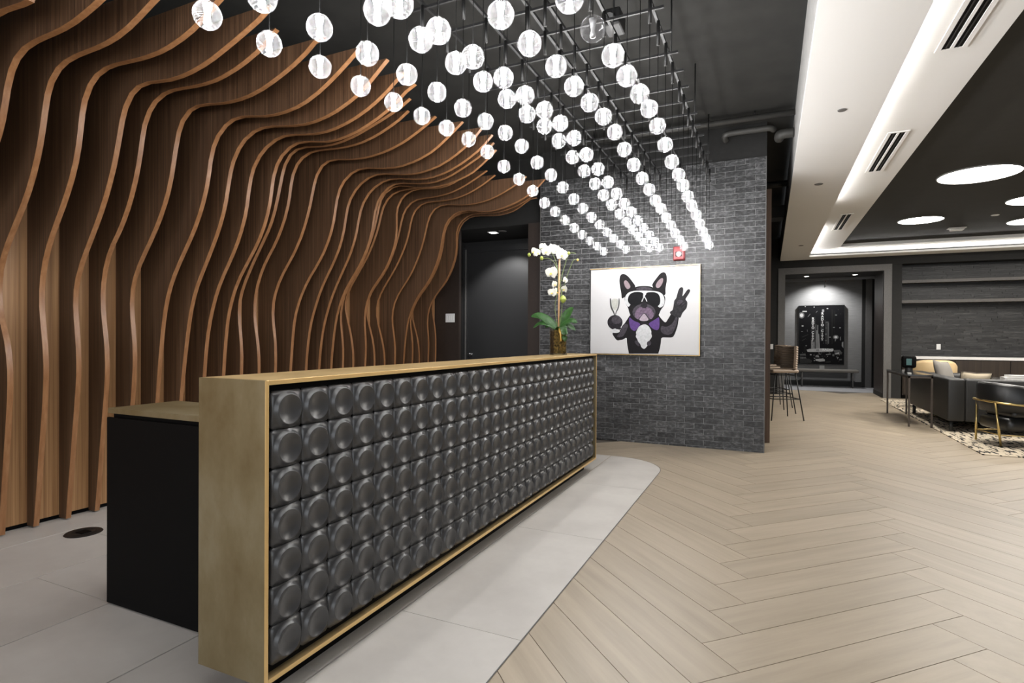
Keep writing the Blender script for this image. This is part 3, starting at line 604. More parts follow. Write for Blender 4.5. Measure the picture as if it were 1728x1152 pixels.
NIGHT_CITY = [
    ("grey1", "1049,1878 1151,1877 1158,1014 1056,1012"),
    ("grey3", "1057,1258 1101,1259 1103,1013 1059,1012"),
    ("grey4", "1113,1200 1131,1200 1132,1013 1115,1013"),
    ("grey2", "1141,1259 1154,1259 1156,1014 1143,1014"),
    ("grey2", "1158,1651 1179,1681 1191,1014 1163,1014"),
    ("grey4", "1190,1514 1197,1514 1205,1014 1191,1014"),
    ("grey3", "1206,1651 1220,1667 1232,1015 1212,1014"),
    ("grey4", "1236,1416 1243,1416 1260,1015 1239,1015"),
    ("grey1", "1279,2012 1351,2011 1358,1217 1286,1217"),
    ("grey3", "1309,2080 1361,2079 1361,2011 1310,2012"),
    ("grey1", "1389,1748 1476,1747 1481,1144 1394,1144"),
    ("grey2", "1398,1744 1466,1743 1466,1724 1398,1724"),
    ("grey2", "1395,1592 1430,1592 1430,1563 1396,1563"),
    ("grey2", "1387,1426 1426,1426 1426,1387 1387,1387"),
    ("grey2", "1385,1251 1436,1251 1436,1226 1385,1225"),
    ("grey2", "1449,1708 1476,1708 1481,1154 1454,1154"),
    ("grey0", "1531,2077 1573,2076 1581,1145 1538,1145"),
    ("grey0", "1599,2037 1619,2037 1626,1185 1606,1184"),
    ("glow1", "890,1925 886,1901 880,1878 866,1860 850,1846 831,1839 810,1839 790,1847 774,1861 760,1879 753,1903 749,1927 752,1950 759,1974 773,1992 789,2005 808,2013 829,2013 849,2004 865,1990 879,1972 886,1949"),
    ("glow2", "862,1925 860,1909 855,1896 848,1886 837,1876 825,1872 815,1872 802,1876 792,1886 784,1896 779,1910 777,1926 779,1942 784,1956 791,1966 801,1975 814,1979 824,1979 837,1975 847,1965 854,1955 860,1941"),
    ("grey4", "838,2048 946,2047 947,2015 838,2017"),
    ("glow2", "1459,2101 1458,2099 1456,2095 1453,2093 1446,2092 1441,2092 1434,2092 1429,2092 1422,2094 1419,2096 1417,2100 1415,2102 1417,2104 1418,2108 1422,2110 1429,2111 1434,2111 1441,2111 1446,2111 1452,2109 1456,2107 1458,2103"),
    ("glow1", "1669,1924 1667,1920 1664,1916 1659,1914 1654,1912 1645,1910 1638,1910 1630,1912 1625,1914 1620,1916 1616,1920 1615,1924 1616,1928 1620,1932 1625,1934 1630,1936 1638,1938 1645,1937 1653,1935 1658,1933 1663,1931 1667,1928"),
    ("glow1", "1709,1330 1705,1315 1699,1299 1686,1286 1670,1278 1652,1272 1632,1272 1613,1277 1598,1285 1584,1299 1578,1314 1574,1330 1577,1345 1584,1361 1597,1374 1612,1382 1631,1388 1651,1388 1670,1382 1685,1375 1698,1361 1705,1346"),
    ("glow2", "1678,1330 1677,1320 1674,1313 1665,1307 1657,1301 1647,1299 1637,1299 1627,1301 1618,1307 1610,1312 1606,1320 1604,1330 1606,1339 1609,1347 1618,1353 1626,1359 1636,1361 1646,1361 1656,1359 1665,1353 1673,1347 1677,1340"),
    ("grey3", "1622,1301 1638,1301 1639,1223 1622,1223"),
    ("grey3", "1742,1340 1755,1340 1756,1244 1743,1244"),
    ("grey4", "1757,1581 1757,1579 1754,1575 1750,1574 1745,1572 1740,1572 1733,1572 1728,1572 1723,1574 1720,1576 1717,1579 1717,1581 1717,1583 1720,1587 1723,1589 1728,1591 1733,1591 1740,1591 1745,1591 1750,1589 1753,1587 1757,1583"),
    ("grey3", "1617,1591 1616,1587 1614,1585 1609,1582 1604,1582 1597,1580 1591,1580 1584,1582 1579,1582 1574,1586 1572,1587 1570,1591 1572,1595 1574,1597 1579,1601 1584,1601 1590,1603 1597,1603 1604,1601 1609,1601 1614,1597 1616,1595"),
    ("grey4", "823,1653 869,1652 869,1617 824,1617"),
    ("grey3", "811,1484 855,1484 855,1471 811,1471"),
    ("grey3", "974,1879 1034,1957 1027,1967 969,1889"),
    ("grey3", "1169,1994 1203,2033 1196,2039 1162,2000"),
    ("grey2", "954,1534 968,1534 969,1475 955,1475"),
    ("grey4", "1525,1329 1523,1327 1522,1325 1518,1323 1512,1322 1506,1321 1500,1321 1495,1321 1488,1323 1484,1325 1483,1327 1481,1329 1483,1331 1484,1333 1488,1335 1494,1337 1500,1337 1506,1337 1511,1337 1518,1335 1522,1333 1523,1331"),
    ("grey1", "830,1237 926,1297 926,1277 830,1213"),
    ("grey1", "829,1336 987,1406 987,1390 830,1316"),
    ("glow2", "1128,2146 1128,2142 1126,2138 1125,2134 1123,2132 1121,2130 1118,2130 1116,2132 1114,2134 1113,2138 1111,2142 1111,2146 1111,2150 1113,2154 1114,2158 1116,2160 1118,2162 1121,2162 1123,2160 1125,2158 1126,2154 1128,2150"),
    ("grey4", "921,2161 921,2157 919,2155 916,2152 912,2152 909,2150 905,2150 902,2152 898,2152 895,2156 893,2158 893,2162 893,2166 895,2168 898,2172 902,2172 905,2173 909,2173 912,2171 916,2171 919,2167 921,2165"),
    ("grey3", "1782,1186 1817,1215 1821,1032 1783,1090"),
    ("grey4", "946,985 1025,1006 1318,1022 1590,1014 1565,936 1336,924 973,923"),
    ("grey2", "1557,980 1733,992 1775,935 1784,868 1625,875 1608,933"),
    ("grey4", "1625,894 1717,925 1726,876 1634,863"),
    ("grey2", "780,860 921,882 930,823 790,817"),
    ("glow1", "958,1092 958,1086 954,1082 951,1078 946,1076 940,1074 933,1074 928,1076 923,1078 919,1082 916,1086 916,1091 916,1097 919,1101 923,1105 928,1107 933,1109 940,1109 945,1108 951,1106 954,1102 958,1098"),
    ("grey0", "888,1079 937,1080 938,902 889,901"),
    ("grey3", "1151,784 1168,831 1208,844 1242,825 1255,780"),
    ("grey4", "1162,733 1337,749 1389,724 1386,679 1270,663 1175,686"),
    ("grey2", "781,791 922,787 948,741 790,737"),
    ("grey1", "782,731 1009,742 1079,688 1063,619 782,612"),
    ("grey1", "1406,666 1525,679 1526,644 1407,641"),
    ("grey2", "1719,745 1785,752 1791,714 1724,706"),
    ("grey3", "1439,871 1524,883 1524,861 1448,848"),
    ("glow1", "1566,874 1608,874 1609,816 1566,815"),
    ("grey1", "1026,898 1048,898 1048,888 1026,888"),
    ("grey1", "802,785 820,785 820,758 802,757"),
    ("grey1", "1014,783 1032,784 1032,774 1014,773"),
    ("grey2", "1060,684 1071,684 1071,662 1060,662"),
    ("grey2", "1608,888 1627,888 1627,869 1608,869"),
    ("grey2", "867,767 896,767 896,749 868,749"),
    ("grey4", "1031,858 1068,859 1068,835 1031,835"),
    ("grey2", "1648,939 1667,939 1667,918 1648,918"),
    ("grey3", "1656,807 1676,808 1676,789 1656,788"),
    ("grey1", "1252,874 1270,874 1270,851 1253,851"),
    ("grey3", "831,760 848,760 848,742 831,742"),
    ("grey2", "1502,894 1530,894 1530,885 1502,884"),
    ("grey4", "1443,821 1456,821 1456,804 1443,803"),
    ("grey1", "1108,779 1144,780 1145,770 1108,769"),
    ("grey1", "1510,867 1537,867 1537,844 1510,844"),
    ("grey1", "1125,880 1147,880 1147,870 1125,870"),
    ("grey1", "1700,698 1729,699 1729,672 1701,671"),
    ("grey4", "1120,846 1135,847 1135,827 1120,827"),
    ("grey2", "1481,919 1508,919 1508,894 1481,894"),
    ("grey1", "914,825 953,825 953,812 914,811"),
    ("grey2", "1160,816 1180,816 1181,790 1160,790"),
    ("grey1", "1376,824 1393,824 1393,799 1376,798"),
    ("grey2", "843,913 859,913 859,891 844,891"),
    ("grey1", "1407,791 1434,792 1434,778 1407,777"),
    ("grey2", "902,787 936,788 936,772 903,771"),
    ("grey3", "1276,865 1299,865 1299,857 1277,857"),
    ("grey2", "1243,760 1265,761 1265,749 1243,749"),
    ("grey2", "814,855 832,855 832,843 814,843"),
    ("grey2", "1216,868 1235,868 1235,842 1216,842"),
    ("grey1", "1369,681 1389,681 1389,656 1369,656"),
    ("grey2", "1297,912 1312,912 1312,887 1297,887"),
    ("grey3", "1127,760 1158,761 1159,739 1128,738"),
    ("grey3", "1325,760 1354,761 1355,749 1325,748"),
    ("grey2", "1756,925 1792,926 1792,899 1756,898"),
    ("grey1", "831,693 845,693 845,667 831,667"),
    ("grey3", "1676,761 1700,762 1700,745 1677,744"),
    ("grey1", "1739,888 1751,888 1751,861 1739,861"),
    ("grey3", "1413,871 1434,871 1434,848 1413,848"),
    ("grey4", "1680,794 1713,795 1713,783 1680,783"),
    ("grey4", "1121,697 1154,698 1154,680 1121,679"),
    ("grey4", "1233,907 1262,907 1262,898 1233,897"),
    ("grey4", "1676,781 1690,781 1690,766 1676,765"),
    ("grey4", "1713,859 1733,859 1733,849 1713,849"),
    ("grey3", "1244,878 1282,878 1282,863 1244,862"),
    ("grey2", "1667,839 1679,839 1679,814 1668,813"),
    ("grey1", "1308,822 1340,823 1340,799 1308,799"),
    ("grey2", "1433,1134 1449,1134 1449,1125 1433,1124"),
    ("grey1", "1096,1247 1111,1247 1111,1237 1096,1237"),
    ("grey1", "901,1552 917,1552 917,1542 902,1542"),
    ("grey1", "1677,1964 1692,1964 1692,1954 1677,1954"),
    ("grey1", "1122,1221 1137,1222 1138,1212 1122,1212"),
    ("grey2", "1344,1174 1360,1174 1360,1165 1344,1165"),
    ("grey1", "955,1453 970,1453 971,1443 955,1443"),
    ("grey2", "1344,1631 1359,1631 1359,1621 1344,1621"),
    ("grey2", "1402,1586 1418,1586 1418,1576 1402,1576"),
    ("grey1", "1037,1233 1052,1233 1052,1223 1037,1223"),
    ("grey2", "1015,1969 1031,1969 1031,1959 1015,1959"),
    ("grey1", "774,2112 790,2112 790,2102 774,2103"),
    ("grey2", "1346,1168 1361,1169 1361,1159 1346,1159"),
    ("grey1", "1099,1211 1115,1212 1115,1202 1099,1202"),
    ("grey1", "1413,1677 1429,1677 1429,1668 1414,1668"),
    ("grey2", "1041,1510 1057,1510 1057,1500 1042,1500"),
    ("grey2", "1132,1689 1147,1689 1148,1679 1132,1679"),
    ("grey1", "930,1275 946,1275 946,1265 930,1265"),
    ("grey1", "1079,1133 1095,1133 1095,1123 1079,1123"),
    ("grey2", "1375,1779 1391,1779 1391,1769 1375,1769"),
    ("grey2", "1684,2072 1699,2072 1699,2062 1684,2063"),
    ("grey2", "1739,1959 1754,1959 1754,1950 1739,1950"),
    ("grey1", "1162,1973 1178,1973 1178,1963 1162,1963"),
    ("grey1", "1404,1590 1419,1590 1419,1580 1404,1580"),
    ("grey1", "1608,1281 1623,1281 1623,1272 1608,1272"),
    ("grey1", "944,1524 959,1524 959,1514 944,1514"),
]
rng = random.Random(11)

# ================================================================== setting
XW = -4.387          # face of the left wall behind the fins
YB = 6.752           # face of the brick wall
ZC = 3.65            # black ceiling over the reception
# ---- floor
floor = struct(box('floor', (-4.8, -3.6, -0.10), (6.6, 17.6, -0.006), 'joint'))
W_ = 0.2133
L_ = W_ * 6
S2 = math.sqrt(0.5)
GAP = 0.0016
PX, PY = -0.0885, 2.2605


def plank_mesh():
    bm = bmesh.new()
    add_box(bm, (-L_ / 2 + GAP, -W_ / 2 + GAP, -0.02), (L_ / 2 - GAP, W_ / 2 - GAP, 0.0))
    me = bpy.data.meshes.new('plank')
    bmesh.ops.recalc_face_normals(bm, faces=bm.faces)
    bm.to_mesh(me)
    bm.free()
    me.materials.append(M['plank'])
    return me


def visible_score(x, y, z=0.0):
    c = _R.transposed() @ (Vector((x, y, z)) - EYE)
    if c.z > -0.3:
        return -1
    u, v = 864 + 943 * c.x / -c.z, 576 - 943 * c.y / -c.z
    if not (-120 < u < 1850 and -120 < v < 1330):
        return -1
    return 1.0 / (c.z * c.z)


planks = []
for row in range(-70, 110):
    for m_ in range(-6, 7):
        for kind in (0, 1):
            if kind == 0:
                a0, b0 = (row + 12 * m_), row
                ca, cb = (a0 + 3) * W_, (b0 + 0.5) * W_
                ang = PI / 4
            else:
                a0, b0 = row, (row + 1 + 12 * m_)
                ca, cb = (a0 + 0.5) * W_, (b0 + 3) * W_
                ang = 3 * PI / 4
            x, y = (ca - cb) * S2 + PX, (ca + cb) * S2 + PY
            if -1.30 < x < 6.4 and -1.6 < y < 15.5:
                if x < -1.0 and y < 4.9:
                    continue
                planks.append((visible_score(x, y), x, y, ang))
        # planks behind the reception desk end, up to the brick wall
for row in range(-70, 110):
    for m_ in range(-6, 7):
        for kind in (0, 1):
            if kind == 0:
                ca, cb, ang = (row + 12 * m_ + 3) * W_, (row + 0.5) * W_, PI / 4
            else:
                ca, cb, ang = (row + 0.5) * W_, (row + 1 + 12 * m_ + 3) * W_, 3 * PI / 4
            x, y = (ca - cb) * S2 + PX, (ca + cb) * S2 + PY
            if -3.0 < x <= -1.30 and 5.1 < y < 7.0:
                planks.append((visible_score(x, y), x, y, ang))
planks.sort(reverse=True)
pm = plank_mesh()
for sc_, x, y, ang in planks[:300]:
    o = bpy.data.objects.new('plank', pm)
    COL.objects.link(o)
    o.parent = floor
    o.location = (x, y, 0)
    o.rotation_euler = (0, 0, ang + (PI if rng.random() < 0.5 else 0))
bm = bmesh.new()
for sc_, x, y, ang in planks[300:]:
    add_box(bm, (-L_ / 2 + GAP, -W_ / 2 + GAP, -0.02), (L_ / 2 - GAP, W_ / 2 - GAP, 0.0), mat=Matrix.Translation((x, y, 0)) @ Matrix.Rotation(ang, 4, 'Z'))
o = done('plank_field', bm, 'plank_stuff', floor)
o['kind'] = 'stuff'

# ---- concrete tiles with the rounded corner
TC = (-1.45, 5.33, 0.53)
region = [(-0.92, -3.6)] + [(TC[0] + TC[2] * math.cos(t * PI / 24), TC[1] + TC[2] * math.sin(t * PI / 24)) for t in range(13)] + [(-4.8, TC[1] + TC[2]), (-4.8, -3.6)]


def clip_poly(poly, reg):
    for i in range(len(reg)):
        a, b = reg[i], reg[(i + 1) % len(reg)]
        out = []
        for k in range(len(poly)):
            p, q = poly[k], poly[(k + 1) % len(poly)]
            sp = (b[0] - a[0]) * (p[1] - a[1]) - (b[1] - a[1]) * (p[0] - a[0])
            sq = (b[0] - a[0]) * (q[1] - a[1]) - (b[1] - a[1]) * (q[0] - a[0])
            if sp >= 0:
                out.append(p)
            if (sp > 0 > sq) or (sp < 0 < sq):
                t = sp / (sp - sq)
                out.append((p[0] + (q[0] - p[0]) * t, p[1] + (q[1] - p[1]) * t))
        poly = out
        if len(poly) < 3:
            return []
    return poly


def flat_prism(bm, poly, z0, z1, mi=0):
    a = [bm.verts.new((x, y, z0)) for x, y in poly]
    b = [bm.verts.new((x, y, z1)) for x, y in poly]
    bm.faces.new(b).material_index = mi
    bm.faces.new(a[::-1]).material_index = mi
    for i in range(len(poly)):
        k = (i + 1) % len(poly)
        bm.faces.new((a[i], a[k], b[k], b[i])).material_index = mi


for ci in range(6):
    x1 = -0.885 - 0.635 * ci if ci else -0.90
    x0 = -0.88 - 0.635 * (ci + 1)
    y = (2.11 if ci % 2 == 0 else 1.59) - 1.27 * 5
    while y < 6:
        pts = [(x0 + .0015, y + .0015), (x1 - .0015, y + .0015), (x1 - .0015, y + 1.2685), (x0 + .0015, y + 1.2685)]
        if ci == 0:
            pts[1] = (-0.9, pts[1][1])
            pts[2] = (-0.9, pts[2][1])
        pl = clip_poly(pts, region)
        if pl:
            bm = bmesh.new()
            cx, cy = sum(p[0] for p in pl) / len(pl), sum(p[1] for p in pl) / len(pl)
            flat_prism(bm, [(p[0] - cx, p[1] - cy) for p in pl], -0.02, 0.002)
            done('tile', bm, 'tile', floor, (cx, cy, 0))
        y += 1.27
bm = bmesh.new()
edge = [(-0.92, -3.6)] + region[1:14]
for i in range(len(edge) - 1):
    p, q = Vector((*edge[i], 0)), Vector((*edge[i + 1], 0))
    nrm = Vector(((q - p).y, -(q - p).x, 0)).normalized() * 0.005
    vs = [bm.verts.new(v) for v in (p + Vector((0, 0, .0035)), q + Vector((0, 0, .0035)), q + nrm + Vector((0, 0, .0035)), p + nrm + Vector((0, 0, .0035)))]
    bm.faces.new(vs)
struct(done('trim_1', bm, 'soft_grey'))
struct(box('floor_hall', (-0.6, 15.62, -0.02), (3.4, 17.5, 0.003), 'hall_tile'))

# ---- walls and ceilings
struct(box('wall_left', (-4.62, -3.6, 0.0), (XW - 0.055, 7.85, ZC), 'black_paint'))
struct(box('ceiling', (-4.62, -3.6, ZC), (0.3, 14.6, ZC + 0.12), 'ceiling_black'))
struct(box('wall_right', (6.4, -3.6, 0.0), (6.55, 14.6, ZC), 'black_paint'))
# brick partition: black core, black bulkhead above the bricks
core = box('wall_back', (-2.70, YB + 0.012, 0.0), (-0.034, 7.44, ZC), 'black_paint')
struct(core)
BH, BL = 0.0636, 0.2105
box('grout_bed', (-2.70, YB + 0.005, 0.0), (-0.040, YB + 0.0125, 3.268), 'grout', core)


def brick_mesh(w):
    bm = bmesh.new()
    add_box(bm, (-w / 2, 0, -BH / 2 + 0.0019), (w / 2, 0.014, BH / 2 - 0.0019))
    for v in bm.verts:
        v.co.x += 0.0
    me = bpy.data.meshes.new('brick')
    bmesh.ops.recalc_face_normals(bm, faces=bm.faces)
    bm.to_mesh(me)
    bm.free()
    me.materials.append(M['brick'])
    return me


bricks = []
for r in range(52):
    zc = 3.268 - BH * (r + 0.5)
    if zc < 0.02:
        for q_ in range(13):
            bricks.append((-9, -0.040 - BL * (q_ + 0.5) * 0.97, -1.0, BL * 0.97))
        continue
    x = -0.040 - (BL / 2 if r % 2 else 0.0)
    cells = []
    if r % 2:
        cells.append((-0.040 - BL / 4, BL / 2))
    while x > -2.69:
        w = min(BL, x + 2.70)
        cells.append((x - w / 2, w))
        x -= w
    for cx, w in cells:
        hid = (-2.0 < cx < -0.74 and 1.1 < zc < 2.08) or (cx < -1.9 and zc < 1.1)
        c = visible_score(cx, YB, zc)
        bricks.append((-1 if hid else c + (0.01 if zc < 3.2 else 0), cx, zc, w))
bricks.sort(reverse=True)
meshes = {}
for sc_, cx, zc, w in bricks[:300]:
    k = round(w, 3)
    if k not in meshes:
        meshes[k] = brick_mesh(w - 0.0036)
    o = bpy.data.objects.new('brick', meshes[k])
    COL.objects.link(o)
    o.parent = core
    o.location = (cx, YB + rng.uniform(-0.0015, 0.0012), zc)
bm = bmesh.new()
for sc_, cx, zc, w in bricks[300:]:
    d = rng.uniform(-0.0015, 0.0012)
    z0_, z1_ = (0.0005, 3.268 - BH * 51 - .0019) if zc < 0 else (zc - BH / 2 + .0019, zc + BH / 2 - .0019)
    add_box(bm, (cx - w / 2 + .0018, YB + d, z0_), (cx + w / 2 - .0018, YB + .012, z1_))
o = done('brick_field', bm, 'brick_stuff', core)
o['kind'] = 'stuff'
struct(box('trim_2', (-0.040, YB - 0.003, 0.0), (-0.034, YB + 0.02, 3.268), 'soft_grey'))
struct(box('trim_3', (-2.706, YB - 0.003, 0.0), (-2.700, YB + 0.03, 3.268), 'soft_grey'))
struct(box('trim_4', (-0.034, 7.44, 0.0), (0.020, 7.48, 3.07), 'wood_trim'))
struct(box('wall_bar', (-2.5, 7.44, 0.0), (-0.09, 14.42, ZC), 'black_paint'))

# ---- door recess left of the brick
DY = 6.88
DB = 7.80
dr = struct(box('wall_recess', (-4.62, DB + 0.05, 0.0), (-2.5, DB + 0.15, ZC), 'door_black'))
struct(box('wall_switch_side', (-4.442, DY, 0.0), (-3.99, DY + 0.06, 2.773), 'brown_wall'))
struct(box('wall_recess_right', (-2.908, DY - 0.05, 0.0), (-2.706, DB + 0.05, 2.773), 'brown_wall'))
struct(box('wall_recess_head', (-4.442, DY - 0.0, 2.773), (-2.706, DB + 0.05, ZC), 'black_paint'))
door = struct(box('door_1', (-4.36, DB, 0.0), (-3.25, DB + 0.045, 2.60), 'door_black'))
lathe('door_knob', [(0.0, 0.075), (0.020, 0.072), (0.030, 0.055), (0.026, 0.040), (0.012, 0.030), (0.012, 0.008), (0.034, 0.006), (0.034, 0.0)], 'chrome', door, 20, (-4.300, DB, 0.985), (PI / 2, 0, 0))
fr = struct(box('trim_5', (-4.442, DB - 0.02, 0.0), (-4.36, DB + 0.05, 2.69), 'door_black'))
box('frame_head', (-4.36, DB - 0.02, 2.60), (-3.2, DB + 0.05, 2.69), 'door_black', fr)
box('frame_stop', (-4.395, DB - 0.035, 0.0), (-4.375, DB - 0.02, 2.65), 'soft_grey', fr)
dl = thing('downlight', 'square recessed downlight in the dark ceiling before the black door', 'downlight', (-3.62, 7.215, 2.773))
box('lamp', (-0.05, -0.05, -0.006), (0.05, 0.05, -0.003), 'down_lamp', dl)
bm = bmesh.new()
for a, b in (((-.062, -.062), (.062, -.05)), ((-.062, .05), (.062, .062)), ((-.062, -.05), (-.05, .05)), ((.05, -.05), (.062, .05))):
    add_box(bm, (*a, -.008), (*b, 0))
done('trim_ring', bm, 'white_plastic', dl)
lathe('speaker_grille', [(0.0, -0.006), (0.055, -0.006), (0.06, -0.002), (0.06, 0.0)], 'soft_grey', None, 24, (-3.46, 7.19, 2.773))
tag(bpy.data.objects['speaker_grille'], 'small round ceiling grille beside the downlight before the black door', 'grille')
spot_lamp('door_spot', (-3.62, 7.215, 2.755), (-3.55, 7.75, 1.2), 75, 1.75, 0.5, (1, 0.99, 0.97), 0.04)
sw = thing('light_switch', 'white multi gang switch plate on brown wall left of the door', 'light switch', (-4.13, DY, 1.533))
box('plate', (-0.075, -0.008, -0.062), (0.075, 0.0, 0.062), 'white_plastic', sw, 0.003)
for i in range(4):
    box('rocker', (-0.062 + .033 * i, -0.012, -0.03), (-0.038 + .033 * i, -0.007, 0.03), 'white_plastic', sw, 0.001)

# ---- white soffit with light cove
SX0, SX1, SX2 = 0.23, 0.795, 1.348
sof = struct(box('ceiling_soffit', (SX0, -3.6, 3.08), (SX1, 14.42, 3.112), 'white_paint'))
box('lip', (SX1 - 0.015, -3.6, 3.112), (SX1, 13.94, 3.117), 'white_paint', sof)
box('far_band', (SX1, 13.94, 3.08), (6.4, 14.42, 3.112), 'white_paint', sof)
box('far_lip', (SX1, 13.94, 3.112), (6.4, 13.955, 3.117), 'white_paint', sof)
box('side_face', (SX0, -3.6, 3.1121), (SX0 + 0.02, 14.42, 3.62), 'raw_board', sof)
box('upper_board', (SX0 + 0.2, -3.6, 3.20), (SX2, 14.42, 3.26), 'white_paint', sof)
box('far_board', (SX2, 13.48, 3.20), (6.4, 14.42, 3.26), 'white_paint', sof)
box('fascia', (SX0 + 0.2, -3.6, 3.112), (SX0 + 0.22, 14.42, 3.2), 'white_paint', sof)
tray = struct(box('ceiling_tray', (SX2 - 0.02, -3.6, 3.262), (6.4, 13.52, 3.34), 'tray_black'))
cv = thing('cove_light', 'long hidden led strip glowing along the edge of the white soffit', 'cove light', (0, 0, 0))
box('strip', (SX1 - 0.115, -3.0, 3.116), (SX1 - 0.090, 8.95, 3.128), 'cove_lamp', cv)
box('strip', (SX1 - 0.115, 10.9, 3.116), (SX1 - 0.090, 13.9, 3.128), 'cove_lamp', cv)
box('strip', (SX1, 14.03, 3.116), (6.3, 14.055, 3.128), 'cove_lamp', cv)


def vent(y0, y1, label):
    t = thing('slot_diffuser', label, 'air vent', (1.09, (y0 + y1) / 2, 3.20), 0, 'slot diffusers in the white soffit')
    h = (y1 - y0) / 2
    bm = bmesh.new()
    for a, b in (((-.088, -h), (-.058, h)), ((-.010, -h + .025), (.010, h - .025)), ((.058, -h), (.088, h)), ((-.058, -h), (.058, -h + .025)), ((-.058, h - .025), (.058, h))):
        add_box(bm, (*a, -.008), (*b, -.001))
    done('frame', bm, 'white_paint', t)
    for s in (-1, 1):
        box('slot', (min(s * .010, s * .058), -h + .025, -.003), (max(s * .010, s * .058), h - .025, -.0008), 'black_panel', t)
        box('blade', (s * .034 - .004, -h + .03, -.007), (s * .034 + .004, h - .03, -.003), 'black_metal', t)


vent(3.20, 4.63, 'long slot air diffuser in the soffit nearest the camera')
vent(6.24, 7.62, 'middle slot air diffuser in the white soffit')
vent(10.0, 11.39, 'farthest slot air diffuser near the end of the soffit')


def disc_light(x, y, r, label):
    t = thing('round_ceiling_light', label, 'ceiling light', (x, y, 3.262), 0, 'round lights in the black tray ceiling')
    lathe('lens', [(0.0, -0.010), (r - 0.012, -0.010), (r - 0.012, -0.004)], 'round_lamp', t, 48)
    lathe('rim', [(r - 0.012, -0.002), (r - 0.010, -0.016), (r, -0.016), (r + 0.004, 0.0)], 'soft_grey', t, 48)


disc_light(2.285, 8.47, 0.41, 'largest round glowing light in the black tray ceiling')
disc_light(2.285, 11.30, 0.32, 'small round glowing light nearest the white soffit end')
disc_light(3.44, 10.25, 0.36, 'round ceiling light cut by the frame edge, nearer of two')
disc_light(4.0, 12.05, 0.36, 'round ceiling light cut by the frame edge, farther of two')
disc_light(4.75, 8.5, 0.41, 'added unseen round light over the right side of the lounge, nearest of three')  # this and the next two are out of view, added to brighten the soffit
disc_light(5.3, 10.6, 0.36, 'added unseen round light over the right side of the lounge, middle of three')
disc_light(5.5, 12.6, 0.32, 'added unseen round light over the right side of the lounge, farthest of three')
t = thing('smoke_detector', 'white oblong detector on the black tray ceiling', 'smoke detector', (3.03, 12.36, 3.262))
box('base', (-0.13, -0.08, -0.015), (0.13, 0.08, 0.0), 'white_plastic', t, 0.006)
box('cover', (-0.10, -0.055, -0.05), (0.10, 0.055, -0.014), 'white_plastic', t, 0.015, 3, True)
o = lathe('sprinkler_cover', [(0.0, -0.008), (0.05, -0.008), (0.055, -0.003), (0.055, 0.0)], 'white_plastic', None, 24, (3.27, 11.33, 3.262))
tag(o, 'small white disc cover on the black tray ceiling', 'sprinkler cover')
for (x, y, r, lb) in ((0.52, 7.47, 0.042, 'round white sprinkler cover on the flat soffit, middle one'), (0.517, 5.14, 0.03, 'small white sprinkler cover on the soffit nearest the camera'),
                      (0.557, 12.19, 0.04, 'round white sprinkler cover near the far soffit end')):
    o = lathe('sprinkler_cover', [(0.0, -0.006), (r, -0.006), (r * 1.1, -0.002), (r * 1.1, 0.0)], 'soft_grey', None, 24, (x, y, 3.08))
    tag(o, lb, 'sprinkler cover', 'sprinkler covers in the soffit')

# ---- far wall with portal and niche
YF = 14.42
struct(box('wall_far', (-0.2, YF, 0.0), (0.30, YF + 1.13, ZC), 'black_paint'))
wf = struct(box('wall_far_head', (0.30, YF, 2.80), (2.33, YF + 1.13, ZC), 'black_paint'))
struct(box('wall_far_pier', (2.27, YF + 0.012, 0.0), (2.60, YF + 1.13, 2.91), 'black_paint'))
struct(box('wall_far_top', (2.33, YF, 2.90), (6.4, YF + 0.6, ZC), 'black_paint'))
po = struct(box('trim_6', (0.195, YF - 0.03, 0.0), (0.34, YF + 0.05, 2.905), 'soft_grey'))
box('casing', (2.27, YF - 0.03, 0.0), (2.412, YF + 0.03, 2.905), 'soft_grey', po)
box('casing', (0.34, YF - 0.03, 2.765), (2.27, YF + 0.05, 2.905), 'soft_grey', po)
box('lining', (2.262, YF + 0.03, 0.0), (2.27, YF + 1.13, 2.765), 'brown_wall', po)
box('soffit_board', (0.30, YF + 0.05, 2.76), (2.27, YF + 1.13, 2.80), 'black_paint', po)
box('lining', (0.332, YF + 0.05, 0.0), (0.34, YF + 1.13, 2.765), 'brown_wall', po)
struct(box('baseboard_portal', (2.252, YF + 0.02, 0.0), (2.262, YF + 1.13, 0.10), 'black_paint'))
# hall beyond
YH = 17.36
struct(box('wall_hall', (-0.6, YH, 0.0), (2.245, YH + 0.1, 3.0), 'hall_wall'))
struct(box('wall_hall_right', (2.245, YH - 0.06, 0.0), (3.4, YH + 0.1, 3.0), 'black_paint'))
struct(box('trim_7', (2.32, YH - 0.10, 0.0), (2.46, YH - 0.06, 2.92), 'soft_grey'))
struct(box('ceiling_hall', (-0.6, YF + 1.13, 2.915), (3.4, YH + 0.1, 3.0), 'black_paint'))
struct(box('trim_8', (0.30, YF + 1.12, 2.70), (2.30, YF + 1.16, 2.765), 'soft_grey'))
struct(box('wall_hall_end', (3.3, YF + 1.0, 0.0), (3.4, YH, 3.0), 'black_paint'))
struct(box('wall_hall_left', (-0.6, YF + 1.13, 0.0), (-0.5, YH, 3.0), 'black_paint'))
struct(box('baseboard_hall', (-0.5, YH - 0.015, 0.0), (2.245, YH, 0.14), 'black_paint'))
